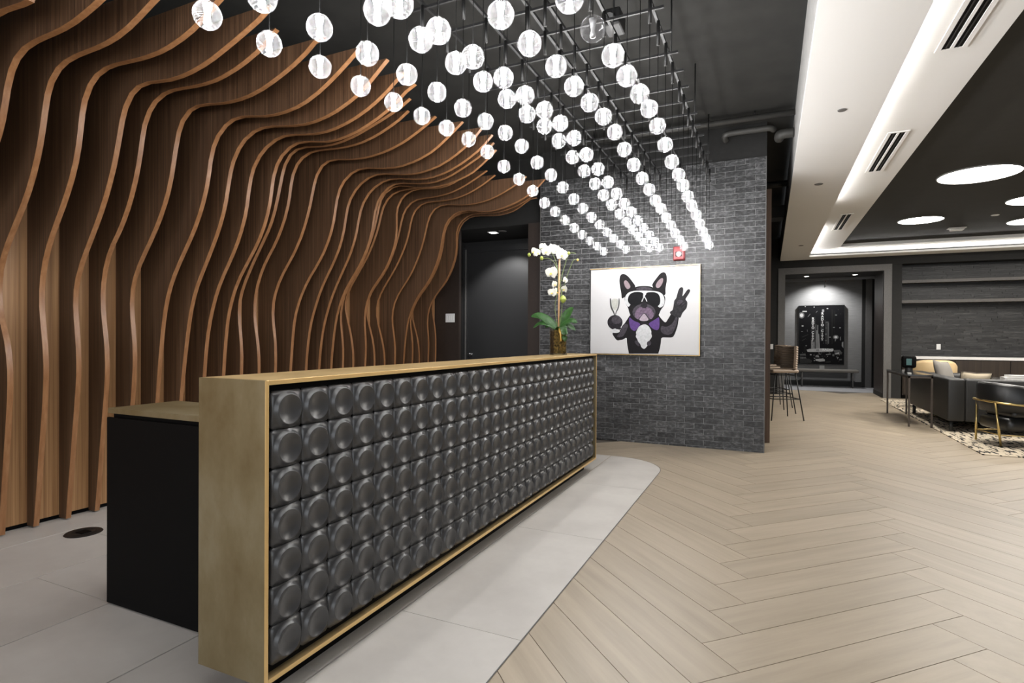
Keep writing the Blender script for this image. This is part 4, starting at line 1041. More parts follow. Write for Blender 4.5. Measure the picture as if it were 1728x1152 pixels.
for x, lb in ((0.806, 'left recessed downlight in the portal ceiling'), (1.795, 'right recessed downlight in the portal ceiling')):
    d = thing('downlight', lb, 'downlight', (x, 14.97, 2.76), 0, 'downlights in the portal ceiling')
    lathe('lamp', [(0.0, -0.004), (0.05, -0.004), (0.05, -0.001)], 'down_lamp', d, 20)
    lathe('trim_ring', [(0.05, -0.002), (0.052, -0.007), (0.064, -0.006), (0.066, 0.0)], 'white_plastic', d, 24)
    spot_lamp('portal_spot', (x, 14.97, 2.74), (x, 14.97, 0), 34, 1.6, 0.6, (1, 0.98, 0.95), 0.04)
d = thing('downlight', 'recessed downlight in the hall ceiling washing the night city picture', 'downlight', (1.28, 16.75, 2.915))
lathe('lamp', [(0.0, -0.004), (0.06, -0.004), (0.06, -0.001)], 'down_lamp', d, 20)
lathe('trim_ring', [(0.06, -0.002), (0.062, -0.007), (0.075, -0.006), (0.078, 0.0)], 'white_plastic', d, 24)
spot_lamp('picture_spot', (1.28, 16.75, 2.89), (1.28, 17.36, 0.9), 85, 2.2, 0.7, (1, 0.99, 0.98), 0.03)
t = thing('exit_sign', 'thin edge lit exit sign plate hung from the hall ceiling', 'exit sign', (1.255, 15.8, 2.915))
box('mount', (-0.02, -0.14, -0.035), (0.02, 0.14, 0.0), 'white_plastic', t, 0.004)
box('plate', (-0.004, -0.13, -0.36), (0.004, 0.13, -0.035), 'white_plastic', t, 0.001)
box('red_edge', (-0.008, -0.134, -0.25), (0.008, -0.128, -0.06), 'red', t)
# niche with thin bricks, shelves, counter
niche = struct(box('wall_niche', (2.60, YF + 0.34, 0.0), (6.4, YF + 0.6, 2.92), 'thin_grout'))
bm = bmesh.new()
z = 0.91
while z < 2.90:
    x = 2.60 - rng.uniform(0, 0.4)
    while x < 6.4:
        w = rng.uniform(0.28, 0.52)
        a, b = max(2.601, x), min(6.4, x + w)
        if b - a > 0.02:
            dd = rng.uniform(0, 0.012)
            add_box(bm, (a + .0012, YF + 0.322 + dd, z + .0015), (b - .0012, YF + 0.345, z + .0375))
        x += w
    z += 0.039
o = done('thin_brick_field', bm, 'thin_brick', niche)
o['kind'] = 'stuff'
for zz, lb in ((2.515, 'upper long dark shelf across the brick niche'), (2.085, 'lower long dark shelf across the brick niche')):
    s = box('wall_shelf', (2.602, YF + 0.02, zz - 0.03), (6.4, YF + 0.32, zz + 0.03), 'shelf')
    tag(s, lb, 'shelf', 'shelves in the brick niche')
ct = thing('credenza', 'long built in dark wood cabinet with white counter under the brick niche', 'cabinet', (2.62, YF, 0))
box('body', (0.0, 0.0, 0.08), (3.76, 0.31, 0.858), 'dark_laminate', ct)
box('plinth', (0.0, 0.04, 0.0), (3.76, 0.31, 0.08), 'black_panel', ct)
for i in range(4):
    box('cabinet_door', (0.015 + i * 0.90, -0.02, 0.10), (0.905 + i * 0.90, -0.001, 0.845), 'dark_laminate', ct, 0.002)
box('counter_top', (-0.012, -0.04, 0.860), (3.76, 0.315, 0.915), 'counter_white', ct, 0.003)


def outlet(name, loc, label, w=0.075, h=0.12):
    t = thing(name, label, 'outlet', loc)
    box('plate', (-w / 2, -0.006, -h / 2), (w / 2, 0.0, h / 2), 'white_plastic', t, 0.002)
    for s in (-1, 1):
        box('socket', (-0.017, -0.009, s * 0.028 - 0.016), (0.017, -0.005, s * 0.028 + 0.016), 'white_plastic', t, 0.002)


outlet('wall_outlet', (3.32, YF + 0.322, 1.12), 'white wall outlet on the dark brick above the counter')
outlet('wall_outlet', (1.327, YH, 0.50), 'white wall outlet under the night city picture above the bench', 0.12)
outlet('wall_outlet', (0.06, YF, 1.09), 'white wall outlet on black wall behind the bar stools')

# ================================================================== feature wall of wooden fins
few = thing('wave_fin_wall', 'feature wall of dark walnut fins with wavy copper edges curling overhead', 'feature wall', (XW, 2.0, 0))
few['kind'] = 'thing'
PITCH, Y0, FT = 0.1812, 1.989, 0.030
bp_ = box('back_panel', (-0.03, -5.0 - 0.4, 0.03), (0.0, 4.87, 3.02), 'panel_veneer', few)
box('base_shade_strip', (-0.04, -5.0 - 0.4, 0.0), (-0.012, 4.87, 0.03), 'black_panel', few)  # black strip standing in for the shade under the panel
profiles = {k: unpack(s) for k, s in FIN_PROFILES.items()}
for k in (-4, -5):
    profiles[k] = [(x - 0.02 * (k + 3), zz) for x, zz in profiles[-3]]
for k in sorted(profiles):
    pf = [(x - XW, z_) for x, z_ in profiles[k]]
    pf = [(max(0.035, x), z_) for x, z_ in pf]
    bm = bmesh.new()
    lp = [(0.0, 3.02)] + pf + [(0.0, pf[-1][1])]
    for yy in (0.0, FT):
        vs = [bm.verts.new((x, yy, z_)) for x, z_ in lp]
        f = bm.faces.new(vs)
        f.normal_update()
        bmesh.ops.triangulate(bm, faces=[f], ngon_method='EAR_CLIP')
    bm.verts.ensure_lookup_table()
    n = len(lp)
    bm.faces.new((bm.verts[0], bm.verts[1], bm.verts[n + 1], bm.verts[n]))
    fin = done('fin', bm, 'veneer', few, (0, Y0 + PITCH * k - 2.0, 0))
    # edge banding ribbon
    bm = bmesh.new()
    ring = []
    for i, (x, z_) in enumerate(pf):
        a = Vector(pf[max(0, i - 1)])
        b = Vector(pf[min(len(pf) - 1, i + 1)])
        t_ = (b - a).normalized()
        nn = Vector((-t_.y, t_.x)) * 1.0
        if i == 0 and False:
            nn = -nn
        q = []
        for off in (0.0, 0.003):
            for yy in (-0.0004, FT + 0.0004):
                q.append(bm.verts.new((x + nn.x * off, yy, z_ + nn.y * off)))
        ring.append(q)
    for i in range(len(ring) - 1):
        a, b = ring[i], ring[i + 1]
        for (u, v) in ((0, 1), (1, 3), (3, 2), (2, 0)):
            f = bm.faces.new((a[u], a[v], b[v], b[u]))
            f.smooth = True
    bm.faces.new((ring[0][0], ring[0][1], ring[0][3], ring[0][2]))
    bm.faces.new((ring[-1][0], ring[-1][1], ring[-1][3], ring[-1][2]))
    done('edge_band', bm, 'edge', fin, smooth=True, angle=0.8)

# ================================================================== reception desk
DX0, DX1, DY0, DY1, DZ0, DZ1 = -1.812, -1.493, 1.321, 5.195, 0.10, 1.106
desk = thing('reception_desk', 'long reception desk with brass surround and graphite dished tile front', 'reception desk', (DX0, DY0, 0))
lx, ly = DX1 - DX0, DY1 - DY0
T = 0.016
box('end_panel', (0, 0, DZ0), (lx - .0005, T, DZ1 - .0005), 'brass_dark', desk)
box('end_panel', (0, ly - T, DZ0), (lx - .0005, ly, DZ1 - .0005), 'brass_dark', desk)
box('desk_top', (0, T, DZ1 - T), (lx - .0005, ly - T, DZ1), 'brass', desk)
box('bottom_panel', (0, T, DZ0), (lx - .0005, ly - T, DZ0 + T), 'brass', desk)
bm = bmesh.new()
for a, b in (((0, DZ0), (T, DZ1)), ((ly - T, DZ0), (ly, DZ1)), ((T, DZ0), (ly - T, DZ0 + T)), ((T, DZ1 - T), (ly - T, DZ1))):
    add_box(bm, (lx - .0004, a[0] + .0003, a[1] + .0003), (lx + 0.0016, b[0] - .0003, b[1] - .0003), 0.0006, 1)
done('front_edge', bm, 'brass_bright', desk)
box('backing_panel', (0.02, T, DZ0 + T), (lx - 0.032, ly - T, DZ1 - T), 'black_panel', desk)
box('plinth', (0.05, 0.14, 0.002), (lx - 0.10, ly - 0.06, DZ0), 'black_panel', desk)
NC, NR = 28, 7
TY0, TY1, TZ0, TZ1 = 1.361 - DY0, 5.150 - DY0 - 0.028, 0.142, 1.068
pw, ph = (TY1 - TY0) / NC, (TZ1 - TZ0) / NR


def dome_mesh():
    bm = bmesh.new()
    n = 40
    prof = [(0.0, 0.0050), (0.016, 0.0057), (0.030, 0.0088), (0.041, 0.0128), (0.0478, 0.0168), (0.0500, 0.0180), (0.0514, 0.0183)]
    rings = []

    def flank(r):
        s_ = min(1.0, max(0.0, (r - 0.0514) / 0.030))
        return 0.0183 * (1 - s_) ** 2.6

    prof += [(r, flank(r)) for r in (0.0530, 0.0552, 0.0580, 0.0612, 0.0642)]
    for r, h in prof:
        if r == 0:
            rings.append([bm.verts.new((h, 0, 0))])
        else:
            rings.append([bm.verts.new((h, r * math.cos(2 * PI * j / n + PI / n), r * math.sin(2 * PI * j / n + PI / n))) for j in range(n)])
    sq = []
    for j in range(n):
        a = 2 * PI * j / n + PI / n
        c, s = math.cos(a), math.sin(a)
        k = 1 / max(abs(c), abs(s))
        sq.append((c * k, s * k))
    for (f_, dz) in ((0.984, 0.0), (0.992, -0.010)):
        rings.append([bm.verts.new((flank(math.hypot(c * f_ * pw / 2, s * f_ * ph / 2)) + dz, c * f_ * pw / 2, s * f_ * ph / 2)) for c, s in sq])
    for a, b in zip(rings[:-1], rings[1:]):
        for j in range(n):
            k = (j + 1) % n
            f = bm.faces.new((a[0], b[j], b[k])) if len(a) == 1 else bm.faces.new((a[j], a[k], b[k], b[j]))
            f.smooth = True
    bmesh.ops.recalc_face_normals(bm, faces=bm.faces)
    me = bpy.data.meshes.new('dished_tile')
    bm.to_mesh(me)
    bm.free()
    me.materials.append(M['dome'])
    return me


dm = dome_mesh()
for i in range(NC):
    for j in range(NR):
        o = bpy.data.objects.new('dished_tile', dm)
        COL.objects.link(o)
        o.parent = desk
        o.location = (lx - 0.0165, TY0 + pw * (i + .5), TZ0 + ph * (j + .5))

rc = thing('return_cabinet', 'black side cabinet with bronze top behind the brass desk end', 'cabinet', (-2.79, 1.587, 0))
box('body', (0.0, 0.0, 0.004), (0.975, 0.326, 0.862), 'black_panel', rc)
box('side_panel', (-0.004, -0.012, 0.010), (0.975, -0.001, 0.872), 'black_panel', rc, 0.001)
box('cabinet_top', (-0.006, -0.006, 0.890), (0.975, 0.33, 0.914), 'brass_dark', rc, 0.001)
box('top_reveal', (0.01, 0.01, 0.862), (0.965, 0.316, 0.890), 'black_panel', rc)
fb = thing('floor_box', 'round black floor outlet lid beside the wooden fin wall', 'floor outlet', (-3.936, 2.082, 0.002))
lathe('lid', [(0.0, 0.004), (0.055, 0.004), (0.060, 0.008), (0.066, 0.008), (0.070, 0.005), (0.098, 0.004), (0.102, 0.0)], 'black_metal', fb, 32)
box('flap', (-0.035, -0.03, 0.004), (0.035, 0.03, 0.007), 'black_panel', fb, 0.002)

# ================================================================== pendants
GR = 0.0465


def pendant_meshes():
    bm = bmesh.new()
    prof = [(0.0, -GR)]
    N = 36
    for i in range(1, N):
        a = -PI / 2 + PI * i / N
        r = GR * (1 + (0.003 if i % 2 else -0.003))
        prof.append((r * math.cos(a), r * math.sin(a)))
    prof.append((0.0, GR))
    add_lathe(bm, prof, 28)
    bmesh.ops.recalc_face_normals(bm, faces=bm.faces)
    g = bpy.data.meshes.new('globe')
    bm.to_mesh(g)
    bm.free()
    g.materials.append(M['globe'])
    bm = bmesh.new()
    add_lathe(bm, [(0.0, -0.034), (0.0085, -0.032), (0.0110, -0.024), (0.0075, -0.004), (0.0105, 0.016), (0.0150, 0.036), (0.0, 0.038)], 12)
    bmesh.ops.recalc_face_normals(bm, faces=bm.faces)
    c = bpy.data.meshes.new('lamp')
    bm.to_mesh(c)
    bm.free()
    c.materials.append(M['bulb'])
    bm = bmesh.new()
    add_lathe(bm, [(0.0, 0.0), (0.010, 0.0), (0.010, 0.14), (0.0, 0.14)], 10)
    bmesh.ops.recalc_face_normals(bm, faces=bm.faces)
    s = bpy.data.meshes.new('socket_tube')
    bm.to_mesh(s)
    bm.free()
    s.materials.append(M['black_metal'])
    bm = bmesh.new()
    add_lathe(bm, [(0.0, 0.0), (0.0017, 0.0), (0.0017, 1.0), (0.0, 1.0)], 6)
    bmesh.ops.recalc_face_normals(bm, faces=bm.faces)
    w = bpy.data.meshes.new('cord')
    bm.to_mesh(w)
    bm.free()
    w.materials.append(M['cord'])
    return g, c, s, w


g_me, c_me, s_me, w_me = pendant_meshes()
c_off = c_me.copy()
c_off.materials.clear()
c_off.materials.append(M['bulb_off'])
ROW_DESC = ['row nearest the wooden fins', 'second row from wooden fins', 'left row of the close pair', 'right row of the close pair',
            'second row from white soffit', 'row nearest the white soffit']
ZG = 3.105
for ri_, (px_, s) in enumerate(PENDANT_ROWS):
    seen_ = unpack(s)
    seen_ += [(seen_[-1][0] - 0.262 * (q_ + 1), seen_[-1][1] - 0.030 * (q_ + 1)) for q_ in range(4)]      # the array runs on over the camera
    for n_, (y_, z_) in enumerate(seen_):
        off_ = (ri_ == 5 and n_ == 16)
        lb = ('unlit clear ribbed glass globe pendant near the top of the ' + ROW_DESC[5]) if off_ else \
            f'glowing ribbed glass globe pendant, {ordinal(n_ + 1)} from brick wall in {ROW_DESC[ri_]}'
        t = thing('globe_pendant', lb, 'pendant light', (px_, y_, z_), 0, 'glass globe pendants over the reception desk')
        for nm, me, lz, szz in (('globe', g_me, 0, 1), ('lamp', c_off if off_ else c_me, 0, 1), ('cord', w_me, GR - 0.003, ZG - 0.150 - z_ - GR + 0.004), ('socket_tube', s_me, ZG - 0.1515 - z_, 1)):
            o = bpy.data.objects.new(nm, me)
            COL.objects.link(o)
            o.parent = t
            o.location = (0, 0, lz)
            o.scale = (1, 1, szz)

gr = thing('pendant_grid', 'black steel ceiling lattice carrying the globe pendants', 'ceiling grid', (-1.2, 3.8, ZG))
for j in range(25):
    y = 6.40 - 0.2677 * j - 3.8
    box('cross_bar', (-0.72, y - 0.006, -0.010), (0.655, y + 0.006, 0.004), 'dark_steel', gr)
for (px_, s) in PENDANT_ROWS:
    box('long_bar', (px_ + 1.2 - 0.022, -0.08 - 3.8, 0.008), (px_ + 1.2 - 0.006, 6.5 - 3.8, 0.026), 'dark_steel', gr)
for x in (-0.66, 0.60):
    for y in (-3.6, -2.4, -1.2, 0.0, 1.3, 2.5):
        tube('hanger_rod', [(x, y, 0.02), (x, y, ZC - ZG)], 0.006, 'black_metal', gr, 6)
t = thing('track_spotlight', 'small black spotlight box above the pendant lattice', 'spotlight', (-0.935, 3.6, 3.32))
box('housing', (-0.06, -0.08, -0.06), (0.06, 0.08, 0.05), 'black_metal', t, 0.012)
tube('stem', [(0, 0, 0.05), (0, 0, ZC - 3.32)], 0.008, 'black_metal', t, 8)
tube('lens_barrel', [(0, -0.075, -0.01), (0, -0.11, -0.03)], 0.03, 'black_metal', t, 14)

# ---- exposed pipes
pp = thing('sprinkler_pipe', 'long grey painted pipe running under the black ceiling to soffit', 'pipe', (0, 6.4, 3.578))
tube('pipe', [(-2.4, 0, 0), (0.26, 0, 0)], 0.030, 'pipe_paint', pp, 14)
tube('hanger', [(-0.15, 0, 0.03), (-0.15, 0, 0.072)], 0.006, 'black_metal', pp, 6)
pp = thing('elbow_pipe', 'short grey pipe with elbow ends below the long ceiling pipe', 'pipe', (0, 6.52, 3.485))
tube('pipe', spline([(-0.45, 0.12, -0.03), (-0.45, 0.0, -0.01), (-0.38, -0.02, 0.0), (-0.1, -0.02, 0.0), (0.0, -0.01, 0.0), (0.03, 0.05, 0.0)], 5), 0.032, 'pipe_paint', pp, 12)
pp = thing('bypass_pipe', 'stubby thick grey pipe beside the soffit under the ceiling', 'pipe', (0, 6.55, 3.44))
tube('pipe', spline([(0.085, 0.16, -0.01), (0.095, 0.05, -0.01), (0.15, 0.03, -0.01), (0.225, 0.03, -0.01)], 5), 0.050, 'pipe_paint', pp, 14)
pp = thing('duct_pipe', 'dark pipe crossing the gap behind the brick wall end', 'pipe', (0, 9.0, 3.51))
tube('pipe', [(-0.088, 0, 0), (0.228, 0, 0)], 0.045, 'pipe_paint', pp, 14)
pp = thing('flat_duct', 'flat black duct crossing behind the brick wall below pipe', 'duct', (0.07, 10.5, 3.38))
box('duct', (-0.155, -0.2, -0.09), (0.155, 0.2, 0.09), 'black_metal', pp, 0.01)
box('flange', (-0.155, -0.215, -0.10), (0.155, -0.20, 0.10), 'pipe_paint', pp, 0.004)

# ================================================================== portrait print on the brick
PAL = {'black': (0.010, 0.009, 0.010), 'dark': (0.016, 0.014, 0.017), 'fur': (0.045, 0.040, 0.048), 'glove': (0.022, 0.021, 0.023), 'ear': (0.20, 0.155, 0.17),
       'white': (0.44, 0.445, 0.455), 'lens': (0.006, 0.006, 0.007), 'muzzle': (0.12, 0.085, 0.125), 'chin': (0.30, 0.25, 0.29), 'purple': (0.085, 0.045, 0.16),
       'glass': (0.05, 0.05, 0.05), 'wine': (0.36, 0.36, 0.33),
       'grey0': (0.012, 0.012, 0.012), 'grey1': (0.035, 0.035, 0.035), 'grey2': (0.10, 0.10, 0.10), 'grey3': (0.24, 0.24, 0.24), 'grey4': (0.42, 0.42, 0.42),
       'glow1': (0.13, 0.13, 0.13), 'glow2': (0.6, 0.6, 0.6)}
for k, c in PAL.items():
    M['ink_' + k] = plain('ink ' + k, c, 0.7, 0, 0, 45, 0.35 if k in ('fur', 'glove', 'muzzle', 'dark') else 0.12, 0.12)


def rounded(pts):
    for _k in range(2):
        out = []
        for i in range(len(pts)):
            (ax, az), (bx, bz) = pts[i], pts[(i + 1) % len(pts)]
            out += [(ax * .75 + bx * .25, az * .75 + bz * .25), (ax * .25 + bx * .75, az * .25 + bz * .75)]
        pts = out
    return pts


def print_shapes(name, shapes, y, loc, parent, mats, smooth=False):
    bm = bmesh.new()
    for i, (c, s) in enumerate(shapes):
        pts = unpack(s)
        if smooth:
            pts = rounded(pts)
        yy = y - 0.00012 * (i + 1)
        vs = [bm.verts.new((x - loc[0], yy - loc[1], z - loc[2])) for x, z in pts]
        f = bm.faces.new(vs)
        f.material_index = mats.index(c)
        f.normal_update()
        bmesh.ops.triangulate(bm, faces=[f], ngon_method='EAR_CLIP')
    me = bpy.data.meshes.new(name)
    bm.normal_update()
    bm.to_mesh(me)
    bm.free()
    return link_mesh(name, me, ['ink_' + c for c in mats], parent)


AX0, AX1, AZ0, AZ1 = -2.018, -0.712, 1.058, 2.108
pic = thing('framed_print', 'large framed print of bulldog in sunglasses on brick wall', 'picture', ((AX0 + AX1) / 2, YB - 0.002, AZ0))
pl = (pic.location.x, pic.location.y, pic.location.z)
hw, hh = (AX1 - AX0) / 2, AZ1 - AZ0
box('canvas', (-hw + 0.012, -0.0485, 0.012), (hw - 0.012, -0.006, hh - 0.012), 'canvas', pic)
bm = bmesh.new()
for a, b in (((-hw, 0), (-hw + .010, hh)), ((hw - .010, 0), (hw, hh)), ((-hw + .010, 0), (hw - .010, .010)), ((-hw + .010, hh - .010), (hw - .010, hh))):
    add_box(bm, (a[0], -0.056, a[1]), (b[0], 0, b[1]))
done('frame', bm, 'black_metal', pic)
bm = bmesh.new()
for a, b in (((hw - .008, .003), (hw - .001, hh - .001)), ((-hw + .003, .001), (hw - .008, .006)), ((-hw + .003, hh - .006), (hw - .008, hh - .001))):
    add_box(bm, (a[0], -0.0585, a[1]), (b[0], -0.0560, b[1]))
done('frame_fillet', bm, 'brass_bright', pic)
mats = []
for c, s in PORTRAIT:
    if c not in mats:
        mats.append(c)
print_shapes('printed_image', PORTRAIT, YB - 0.0505, pl, pic, mats, True)

t = thing('fire_strobe', 'red fire alarm strobe on brick above the framed print', 'fire alarm', (-0.956, YB - 0.002, 2.172))
box('housing', (-0.062, -0.045, 0.0), (0.062, 0.0, 0.155), 'red', t, 0.012, 3, True)
box('back_plate', (-0.068, -0.012, -0.006), (0.068, 0.0, 0.161), 'red', t, 0.008, 2)
box('lens_recess', (-0.036, -0.047, 0.038), (0.036, -0.044, 0.092), 'ink_black', t)
lathe('strobe_lens', [(0.0, 0.022), (0.014, 0.020), (0.026, 0.010), (0.030, 0.0)], 'lens', t, 20, (0, -0.045, 0.066), (PI / 2, 0, 0))

# ================================================================== night city picture in the hall
CX0, CX1, CZ0, CZ1 = 0.757, 1.831, 0.60, 2.18
pic2 = thing('city_photo', 'black and white night city photograph hung above the hall bench', 'picture', ((CX0 + CX1) / 2, YH, CZ0))
pl2 = (pic2.location.x, YH, CZ0)
hw2, hh2 = (CX1 - CX0) / 2, CZ1 - CZ0
box('canvas', (-hw2, -0.079, 0), (hw2, -0.002, hh2), 'ink_lens', pic2)
bm = bmesh.new()
for a, b in (((-hw2 - .012, -.012), (-hw2, hh2 + .012)), ((hw2, -.012), (hw2 + .012, hh2 + .012)), ((-hw2, -.012), (hw2, 0)), ((-hw2, hh2), (hw2, hh2 + .012))):
    add_box(bm, (a[0], -0.085, a[1]), (b[0], -0.002, b[1]))
done('frame', bm, 'black_metal', pic2)
mats = []
for c, s in NIGHT_CITY:
    if c not in mats:
        mats.append(c)
print_shapes('printed_image', NIGHT_CITY, YH - 0.0795, pl2, pic2, mats)


def lettering(txt, size, x, y, z, parent, mat, bold=0.0):
    cu = bpy.data.curves.new('lettering', 'FONT')
    cu.body = txt
    cu.size = size
    cu.align_x = 'CENTER'
    cu.align_y = 'CENTER'
    cu.offset = bold
    cu.resolution_u = 3
    cu.materials.append(M[mat])
    tmp = bpy.data.objects.new('lettering', cu)
    COL.objects.link(tmp)
    me = bpy.data.meshes.new_from_object(tmp.evaluated_get(bpy.context.evaluated_depsgraph_get()))
    bpy.data.objects.remove(tmp)
    o = link_mesh('lettering', me, mat, parent)
    o.location = (x, y, z)
    o.rotation_euler = (PI / 2, 0, 0)
    return o


M['ink_letter'] = plain('ink letter white', (0.75, 0.75, 0.75), 0.6)
yl = -0.0795 - 0.0005 - 0.00012 * len(NIGHT_CITY)
for (xw, zt, zb, sz) in ((1.096, 1.832, 1.262, 0.085), (1.320, 1.965, 1.262, 0.085)):
    word = 'RADIO CITY'
    for i, ch in enumerate(word):
        if ch != ' ':
            lettering(ch, sz, xw - pl2[0], yl, zt + (zb - zt) * i / (len(word) - 1) - CZ0, pic2, 'ink_letter', 0.002)
lettering('RADIO', 0.085, 1.455 - pl2[0], yl, 0.985 - CZ0, pic2, 'ink_letter', 0.002)
lettering('OF', 0.05, 1.21 - pl2[0], yl, 0.975 - CZ0, pic2, 'ink_grey1', 0.001)

bn = thing('hall_bench', 'slim grey upholstered bench with metal legs under the city photograph', 'bench', (1.41, 17.02, 0))
box('seat', (-0.72, -0.20, 0.40), (0.72, 0.20, 0.475), 'grey_cloth', bn, 0.03, 3, True)
box('rail', (-0.64, -0.02, 0.16), (0.64, 0.02, 0.19), 'dark_steel', bn)
for s in (-1, 1):
    for q in (-1, 1):
        tube('leg', [(s * 0.585, q * 0.15, 0.0), (s * 0.585, q * 0.15, 0.40)], 0.018, 'soft_grey', bn, 10)

# ================================================================== bar stools
def stool(loc, rot, label):
    t = thing('bar_stool', label, 'bar stool', loc, rot, 'bar stools along the bar')
    # local frame: the sitter faces -x, the back stands at +x
    bm = bmesh.new()
    add_box(bm, (-0.21, -0.21, 0.735), (0.20, 0.21, 0.79), 0.025, 3)
    done('seat', bm, 'stool_hide', t, smooth=True, angle=1.0)
    bm = bmesh.new()
    for i in range(10):
        zc = 0.812 + i * 0.0355
        pts = []
        for j in range(11):
            a = (j / 10 - 0.5) * 2.0
            ww = 0.225 + 0.008 * math.sin(i / 9 * PI)
            pts.append((0.06 + 0.175 * math.cos(a * 1.15) + 0.012 * i / 9 - 0.02, ww * math.sin(a * 0.98) / math.sin(0.98), zc))
        add_tube(bm, pts, 0.0208, 10)
    done('backrest', bm, 'stool_hide', t)
    feet = [(-0.25, -0.26), (0.25, -0.26), (0.25, 0.26), (-0.25, 0.26)]
    tops = [(-0.15, -0.16), (0.16, -0.16), (0.16, 0.16), (-0.15, 0.16)]
    for (fx, fy), (tx, ty) in zip(feet, tops):
        tube('leg', [(fx, fy, 0.0), (tx, ty, 0.735)], 0.0095, 'black_metal', t, 8)
    k = 0.33 / 0.735
    pts = [(f[0] + (q[0] - f[0]) * k, f[1] + (q[1] - f[1]) * k, 0.33) for f, q in zip(feet, tops)]
    bm = bmesh.new()
    for i in range(4):
        add_tube(bm, [pts[i], pts[(i + 1) % 4]], 0.008, 8)
    done('footrest', bm, 'black_metal', t)
    bm = bmesh.new()
    for i in range(4):
        a, b = tops[i], tops[(i + 1) % 4]
        add_tube(bm, [(*a, 0.70), (*b, 0.70)], 0.007, 6)
    done('seat_frame', bm, 'black_metal', t)


stool((0.171, 9.84, 0), 0.42, 'nearest taupe channel stitched bar stool beside the brick wall end')
stool((0.107, 10.75, 0), 0.33, 'second taupe bar stool, mostly hidden behind the nearest one')
stool((0.08, 11.62, 0), 0.38, 'farthest taupe bar stool of the three by the bar')

# ================================================================== lounge
rg = box('area_rug', (2.14, 7.72, 0.0005), (6.0, 13.98, 0.010), 'rug')
tag(rg, 'cream area rug with black brush stroke dashes under the lounge seats', 'rug')
tb = thing('console_table', 'slim dark bronze console table beside the charcoal sofa', 'side table', (1.85, 9.775, 0))
box('table_top', (-0.005, -0.005, 0.735), (0.295, 1.645, 0.757), 'smoked', tb, 0.002)
for x in (0.0, 0.27):
    for y in (0.0, 1.615):
        box('leg', (x, y, 0.0), (x + 0.024, y + 0.024, 0.735), 'bronze', tb, 0.001)
bm = bmesh.new()
for a, b in (((0, 0), (0.294, 0.024)), ((0, 1.615), (0.294, 1.639)), ((0, 0), (0.024, 1.639)), ((0.27, 0), (0.294, 1.639))):
    add_box(bm, (*a, 0.708), (*b, 0.7349))
done('apron', bm, 'bronze', tb)
sp = thing('smart_speaker', 'rounded black display device with teal screen on console table', 'speaker', (1.972, 10.40, 0.757), -0.15)
box('body', (-0.093, -0.05, 0.07), (0.093, 0.05, 0.262), 'black_panel', sp, 0.035, 4, True)
box('screen', (-0.034, -0.0515, 0.115), (0.034, -0.0495, 0.215), 'screen', sp, 0.0)
lathe('stand', [(0.0, 0.0), (0.056, 0.0), (0.056, 0.012), (0.050, 0.03), (0.050, 0.075), (0.0, 0.075)], 'black_metal', sp, 24)
cdn = box('place_card', (1.885, 10.02, 0.7575), (1.935, 10.07, 0.772), 'paper', None, 0.002)
tag(cdn, 'small white card lying on the console table by the speaker', 'card')

sf = thing('sectional_sofa', 'charcoal leather low back sectional sofa on the patterned rug', 'sofa', (2.222, 9.40, 0))
box('side_back', (0.0, 0.0, 0.155), (0.20, 2.26, 0.735), 'leather', sf, 0.03, 3, True)
box('front_back', (0.195, 0.0, 0.155), (2.9, 0.20, 0.735), 'leather', sf, 0.03, 3, True)
box('far_arm', (0.195, 2.06, 0.155), (0.97, 2.26, 0.715), 'leather', sf, 0.06, 4, True)
box('seat_base', (0.19, 0.19, 0.155), (2.9, 0.95, 0.30), 'leather', sf, 0.02)
box('seat_base', (0.19, 0.94, 0.155), (0.98, 2.07, 0.30), 'leather', sf, 0.02)
box('seat_cushion', (0.20, 0.20, 0.30), (1.02, 1.0, 0.45), 'leather', sf, 0.04, 3, True)
box('seat_cushion', (0.20, 1.01, 0.30), (1.02, 2.05, 0.45), 'leather', sf, 0.04, 3, True)
box('seat_cushion', (1.03, 0.20, 0.30), (2.88, 1.0, 0.45), 'leather', sf, 0.04, 3, True)
for x, y in ((0.055, 0.055), (0.06, 2.2), (2.8, 0.06), (0.93, 2.2), (2.8, 0.9)):
    tube('leg', [(x, y, 0.010), (x, y, 0.157)], 0.024, 'black_metal', sf, 12)


def cushion(loc, rx, ry, rz, w, h, t_, mat, label, piping=None):
    bm = bmesh.new()
    pillow(bm, w, h, t_)
    me = bpy.data.meshes.new('cushion')
    bmesh.ops.recalc_face_normals(bm, faces=bm.faces)
    bm.to_mesh(me)
    bm.free()
    t = thing('throw_cushion', label, 'cushion', loc, 0, 'throw cushions on the sofa')
    o = link_mesh('cover', me, mat, t, (0, 0, 0), (rx, ry, rz))
    if piping:
        pts = [(sx * w / 2 * (0.90 + 0.10 * abs(sx * sy)), sy * h / 2 * (0.90 + 0.10 * abs(sx * sy)), 0) for sx, sy in
               [(-1, -1), (-.5, -1), (0, -1), (.5, -1), (1, -1), (1, -.5), (1, 0), (1, .5), (1, 1), (.5, 1), (0, 1), (-.5, 1), (-1, 1), (-1, .5), (-1, 0), (-1, -.5), (-1, -1)]]
        bm = bmesh.new()
        add_tube(bm, pts, 0.006, 6)
        p = done('piping', bm, piping, t, (0, 0, 0), (rx, ry, rz))


cushion((2.60, 11.17, 0.705), 1.25, 0.1, 0.9, 0.46, 0.46, 0.15, 'grey_cloth', 'grey square cushion leaning in the sofa corner')
cushion((2.63, 9.85, 0.655), 1.94, 0.04, 0.05, 0.36, 0.34, 0.12, 'cream_cloth', 'cream cushion with dark piping propped on the sofa', 'bronze')

